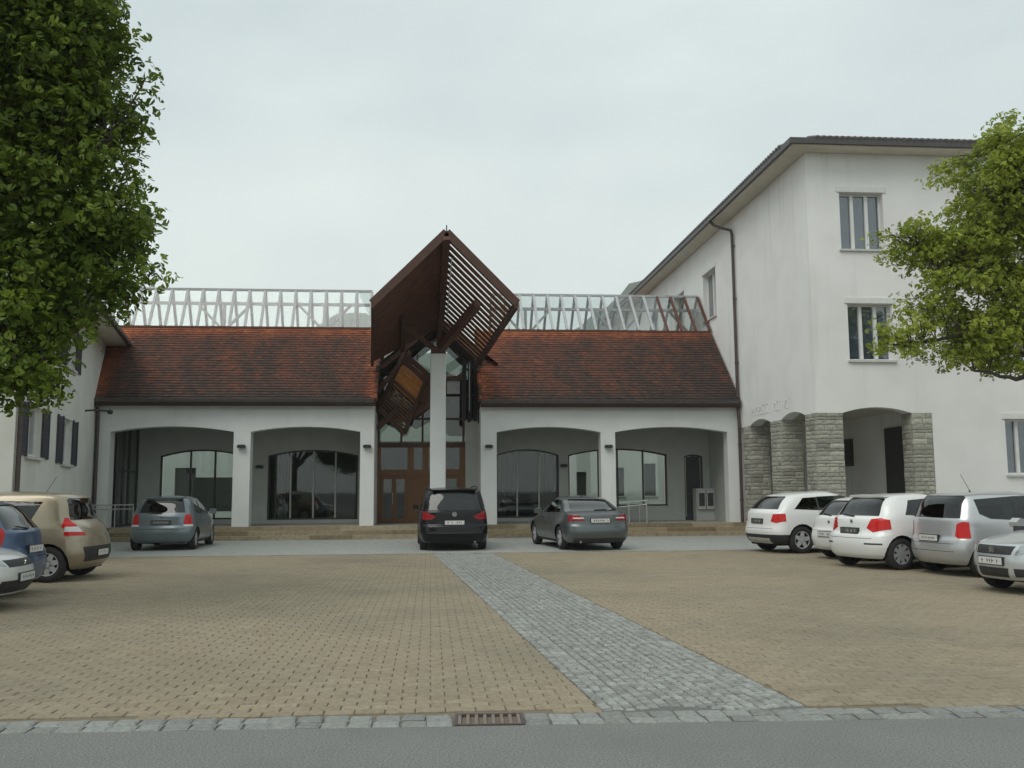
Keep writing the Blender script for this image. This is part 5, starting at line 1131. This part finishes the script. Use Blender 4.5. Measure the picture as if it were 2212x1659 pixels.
# --- silver minivan
P = dict(L=3.8, W=1.71, H=1.55, paint=paint('silver_paint',(.50,.51,.52),.55), axles=(.62,3.1), wr=.30, rim='hub',
  rear=[(.18,.16),(.32,.03),(.5,0),(.66,.02),(.72,.05),(1.02,.08),(1.06,.10),(1.45,.28),(1.5,.38),(1.53,.8),(1.55,1.5)],
  front=[(.18,.14),(.35,.02),(.5,0),(.66,.05),(.8,.2),(.9,.45),(.98,.7),(1.03,.85),(1.25,1.25),(1.45,1.75),(1.52,2.0),(1.55,2.2)], width=wprof(1.55,.78,1.06),
  swin=[[(.52,1.14),(.72,1.05),(1.25,1.02),(1.28,1.45),(.50,1.40)],[(1.33,1.02),(2.15,1.0),(2.0,1.46),(1.36,1.455)],[(2.2,1.0),(2.95,.98),(2.35,1.42),(2.06,1.46)]],
  rwin=(1.06,1.47,.66,.58), fwin=(1.06,1.48,.7,.58), tail=[(REDL,[(.60,.74),(.66,.70),(.95,.70),(.95,.98),(.70,1.0),(.62,.95)],.30)],
  rplate=(.69,.52,PLATEW), rgaps=[.60,.46], gaps=[((1.3,.36),(1.3,1.02)),((2.18,.32),(2.18,1.0)),((3.0,.32),(3.0,.97))], mirror=(2.7,1.0), handles=[(1.45,.9),(2.3,.9)], antenna=(.95,1.53))
car('silver_minivan', 'silver minivan with upright rear window and round-edged red lamps', P, from_wheel(P, (10.02,16.35), 7, -1), 7)
# --- silver car seen from the front
P = dict(L=3.9, W=1.65, H=1.46, paint=paint('pale_silver_paint',(.55,.57,.58),.5), axles=(.75,3.2), wr=.295, rim='alloy5',
  rear=[(.18,.16),(.3,.04),(.5,0),(.66,.03),(.72,.08),(.95,.12),(1.0,.16),(1.36,.5),(1.40,.6),(1.44,.95),(1.46,1.6)],
  front=[(.18,.12),(.32,.015),(.48,0),(.60,.015),(.70,.05),(.76,.12),(.85,.5),(.93,.92),(.97,1.08),(1.2,1.48),(1.36,1.8),(1.42,2.0),(1.46,2.15)], width=wprof(1.46,.74,.98),
  swin=[[(.6,1.02),(1.35,.99),(1.38,1.34),(.95,1.33)],[(1.42,.99),(2.75,.95),(2.2,1.32),(1.46,1.35)]], rwin=(1.02,1.36,.6,.5), fwin=(1.0,1.36,.66,.54),
  headl=[(LAMPG,[(.42,.60),(.80,.66),(.80,.78),(.62,.80),(.46,.74)],.42)], tail=[(REDL,[(.62,.75),(.9,.75),(.9,.98),(.66,.98)],.28)],
  frontpanel=[('grille', PLASTIC, [(-.36,.60),(.36,.60),(.40,.73),(-.40,.73)]),('lower_grille', PLASTIC, [(-.30,.26),(.30,.26),(.32,.40),(-.32,.40)]),('fog_grille', PLASTIC, [(.40,.27),(.72,.30),(.72,.40),(.40,.40)]),('fog_grille', PLASTIC, [(-.72,.30),(-.40,.27),(-.40,.40),(-.72,.40)])],
  fplate=(.50,.5,PLATEW), gaps=[((1.4,.32),(1.4,.98)),((2.6,.32),(2.6,.95))], mirror=(2.65,.97), handles=[(1.6,.86)], fbadge=.665, badger=.055)
hd_ = 187; c_, s_ = math.cos(R(hd_)), math.sin(R(hd_)); nose = (8.62,13.95)
car('silver_hatchback', 'pale silver hatchback with its dark grille facing the square', P, (nose[0]-c_*3.9, nose[1]-s_*3.9), hd_)
# --- beige minivan
P = dict(L=4.26, W=1.81, H=1.66, paint=paint('beige_paint',(.34,.29,.205),.45), axles=(.68,3.40), wr=.325, rim='alloy7',
  rear=[(.18,.2),(.33,.05),(.5,0),(.75,.03),(.95,.12),(1.05,.2),(1.1,.27),(1.52,.42),(1.59,.52),(1.63,.95),(1.66,1.7)],
  front=[(.18,.14),(.35,.02),(.5,0),(.66,.05),(.8,.2),(.92,.55),(1.0,.85),(1.05,1.0),(1.28,1.45),(1.5,1.95),(1.6,2.2),(1.66,2.4)], width=wprof(1.66,.78,1.06),
  swin=[[(1.02,1.10),(1.15,1.03),(1.5,1.03),(1.55,1.48),(.85,1.46)],[(1.60,1.03),(2.45,1.0),(2.3,1.49),(1.62,1.485)],[(2.5,1.0),(3.3,.98),(2.7,1.44),(2.36,1.49)]],
  rwin=(1.12,1.52,.66,.58), fwin=(1.06,1.5,.74,.6), tail=[(REDL,[(.66,1.0),(.95,.98),(.95,1.18),(.68,1.16)],.45),(CLEARL,[(.62,.90),(.95,.92),(.95,1.0),(.66,1.0)],.4),(REDL,[(.58,.84),(.92,.84),(.92,.91),(.58,.90)],.4)],
  rplate=(.50,.5,PLATEW), gaps=[((1.57,.38),(1.57,1.03)),((2.48,.33),(2.48,1.0)),((3.3,.33),(3.3,.97))], mirror=(3.05,1.0), handles=[(1.75,.92),(2.65,.92)], antenna=(1.1,1.595),
  trim=[('bumper_insert', PLASTIC, [(-.64,.36),(.64,.36),(.70,.63),(-.70,.63)], 'yz', 'rear')])
car('beige_minivan', 'beige metallic minivan with black bumper insert beside the cream house', P, from_wheel(P, (-6.95,18.0), 179, 1), 179)
# --- blue hatchback
P = dict(L=3.85, W=1.68, H=1.55, paint=paint('blue_paint',(.05,.095,.19),.3), axles=(.68,3.1), wr=.295, rim='hub',
  rear=[(.18,.16),(.3,.04),(.5,0),(.68,.02),(.78,.07),(1.0,.11),(1.05,.16),(1.42,.52),(1.48,.70),(1.52,1.05),(1.55,1.7)],
  front=[(.18,.14),(.35,.02),(.5,0),(.64,.05),(.76,.2),(.88,.5),(.96,.8),(1.0,1.0),(1.22,1.32),(1.42,1.72),(1.5,1.95),(1.55,2.1)], width=wprof(1.55,.76,1.03),
  swin=[[(.85,1.08),(1.4,1.05),(1.44,1.42),(1.1,1.40)],[(1.48,1.05),(2.8,1.02),(2.2,1.39),(1.5,1.43)]], rwin=(1.06,1.44,.60,.48), fwin=(1.04,1.42,.66,.54), tail=[(REDL,[(.62,.84),(.92,.80),(.92,1.20),(.62,1.36),(.55,1.34),(.64,1.06)],.60)],
  rplate=(.74,.5,PLATEW), rgaps=[.62], gaps=[((1.45,.3),(1.45,1.05)),((2.5,.3),(2.5,1.02))], mirror=(2.6,1.02), handles=[(1.65,.9)], wiper=(1.06,1.10), antenna=(1.2,1.52))
car('blue_hatchback', 'blue hatchback with tall red tail lamps beside the beige minivan', P, (-6.3,15.85), 180)
# --- white car, nose out
P = dict(L=4.2, W=1.76, H=1.46, paint=paint('silver_white_paint',(.60,.61,.60),.25), axles=(.85,3.35), wr=.305, rim='alloy5',
  rear=[(.18,.16),(.3,.04),(.5,0),(.66,.03),(.72,.08),(.95,.12),(1.0,.16),(1.36,.5),(1.40,.6),(1.44,.95),(1.46,1.6)],
  front=[(.18,.16),(.32,.03),(.45,0),(.58,.02),(.68,.08),(.76,.22),(.85,.6),(.92,1.0),(.96,1.2),(1.2,1.62),(1.36,2.0),(1.42,2.2),(1.46,2.4)], width=wprof(1.46,.74,.98),
  swin=[[(.8,1.02),(1.5,.99),(1.52,1.34),(1.1,1.33)],[(1.56,.99),(2.5,.97),(2.2,1.35),(1.58,1.345)],[(2.56,.97),(3.05,.95),(2.45,1.32),(2.26,1.35)]], rwin=(1.02,1.36,.62,.5), fwin=(1.0,1.36,.7,.56),
  headl=[(LAMPG,[(.46,.62),(.86,.66),(.86,.78),(.70,.80),(.50,.72)],.5)],
  frontpanel=[('grille', PLASTIC, [(-.42,.60),(.42,.60),(.46,.70),(-.46,.70)]),('lower_grille', PLASTIC, [(-.62,.25),(.62,.25),(.55,.42),(-.55,.42)])],
  fplate=(.45,.5,PLATEW), gaps=[((1.53,.35),(1.53,.98)),((2.53,.33),(2.53,.97)),((3.1,.33),(3.1,.95))], mirror=(2.85,.97), handles=[(1.75,.87)], fbadge=.64, badger=.05)
car('white_saloon', 'pale silver-white car with its nose out beside the blue hatchback', P, (-5.72-4.2,13.95), 2)

# ================================================================== HAZE
hb = MB().box(-915, 915, -915, 915, -1.1, 172).build('haze', None, kind='stuff')
hm_ = bpy.data.materials.new('haze'); hm_.use_nodes = True; t_ = hm_.node_tree; t_.nodes.clear()
o_ = t_.nodes.new('ShaderNodeOutputMaterial'); pv_ = t_.nodes.new('ShaderNodeVolumePrincipled'); pv_.inputs['Color'].default_value = (.86,.89,.90,1); pv_.inputs['Density'].default_value = .0005; pv_.inputs['Anisotropy'].default_value = .2
t_.links.new(pv_.outputs[0], o_.inputs['Volume']); hb.data.materials.append(hm_)
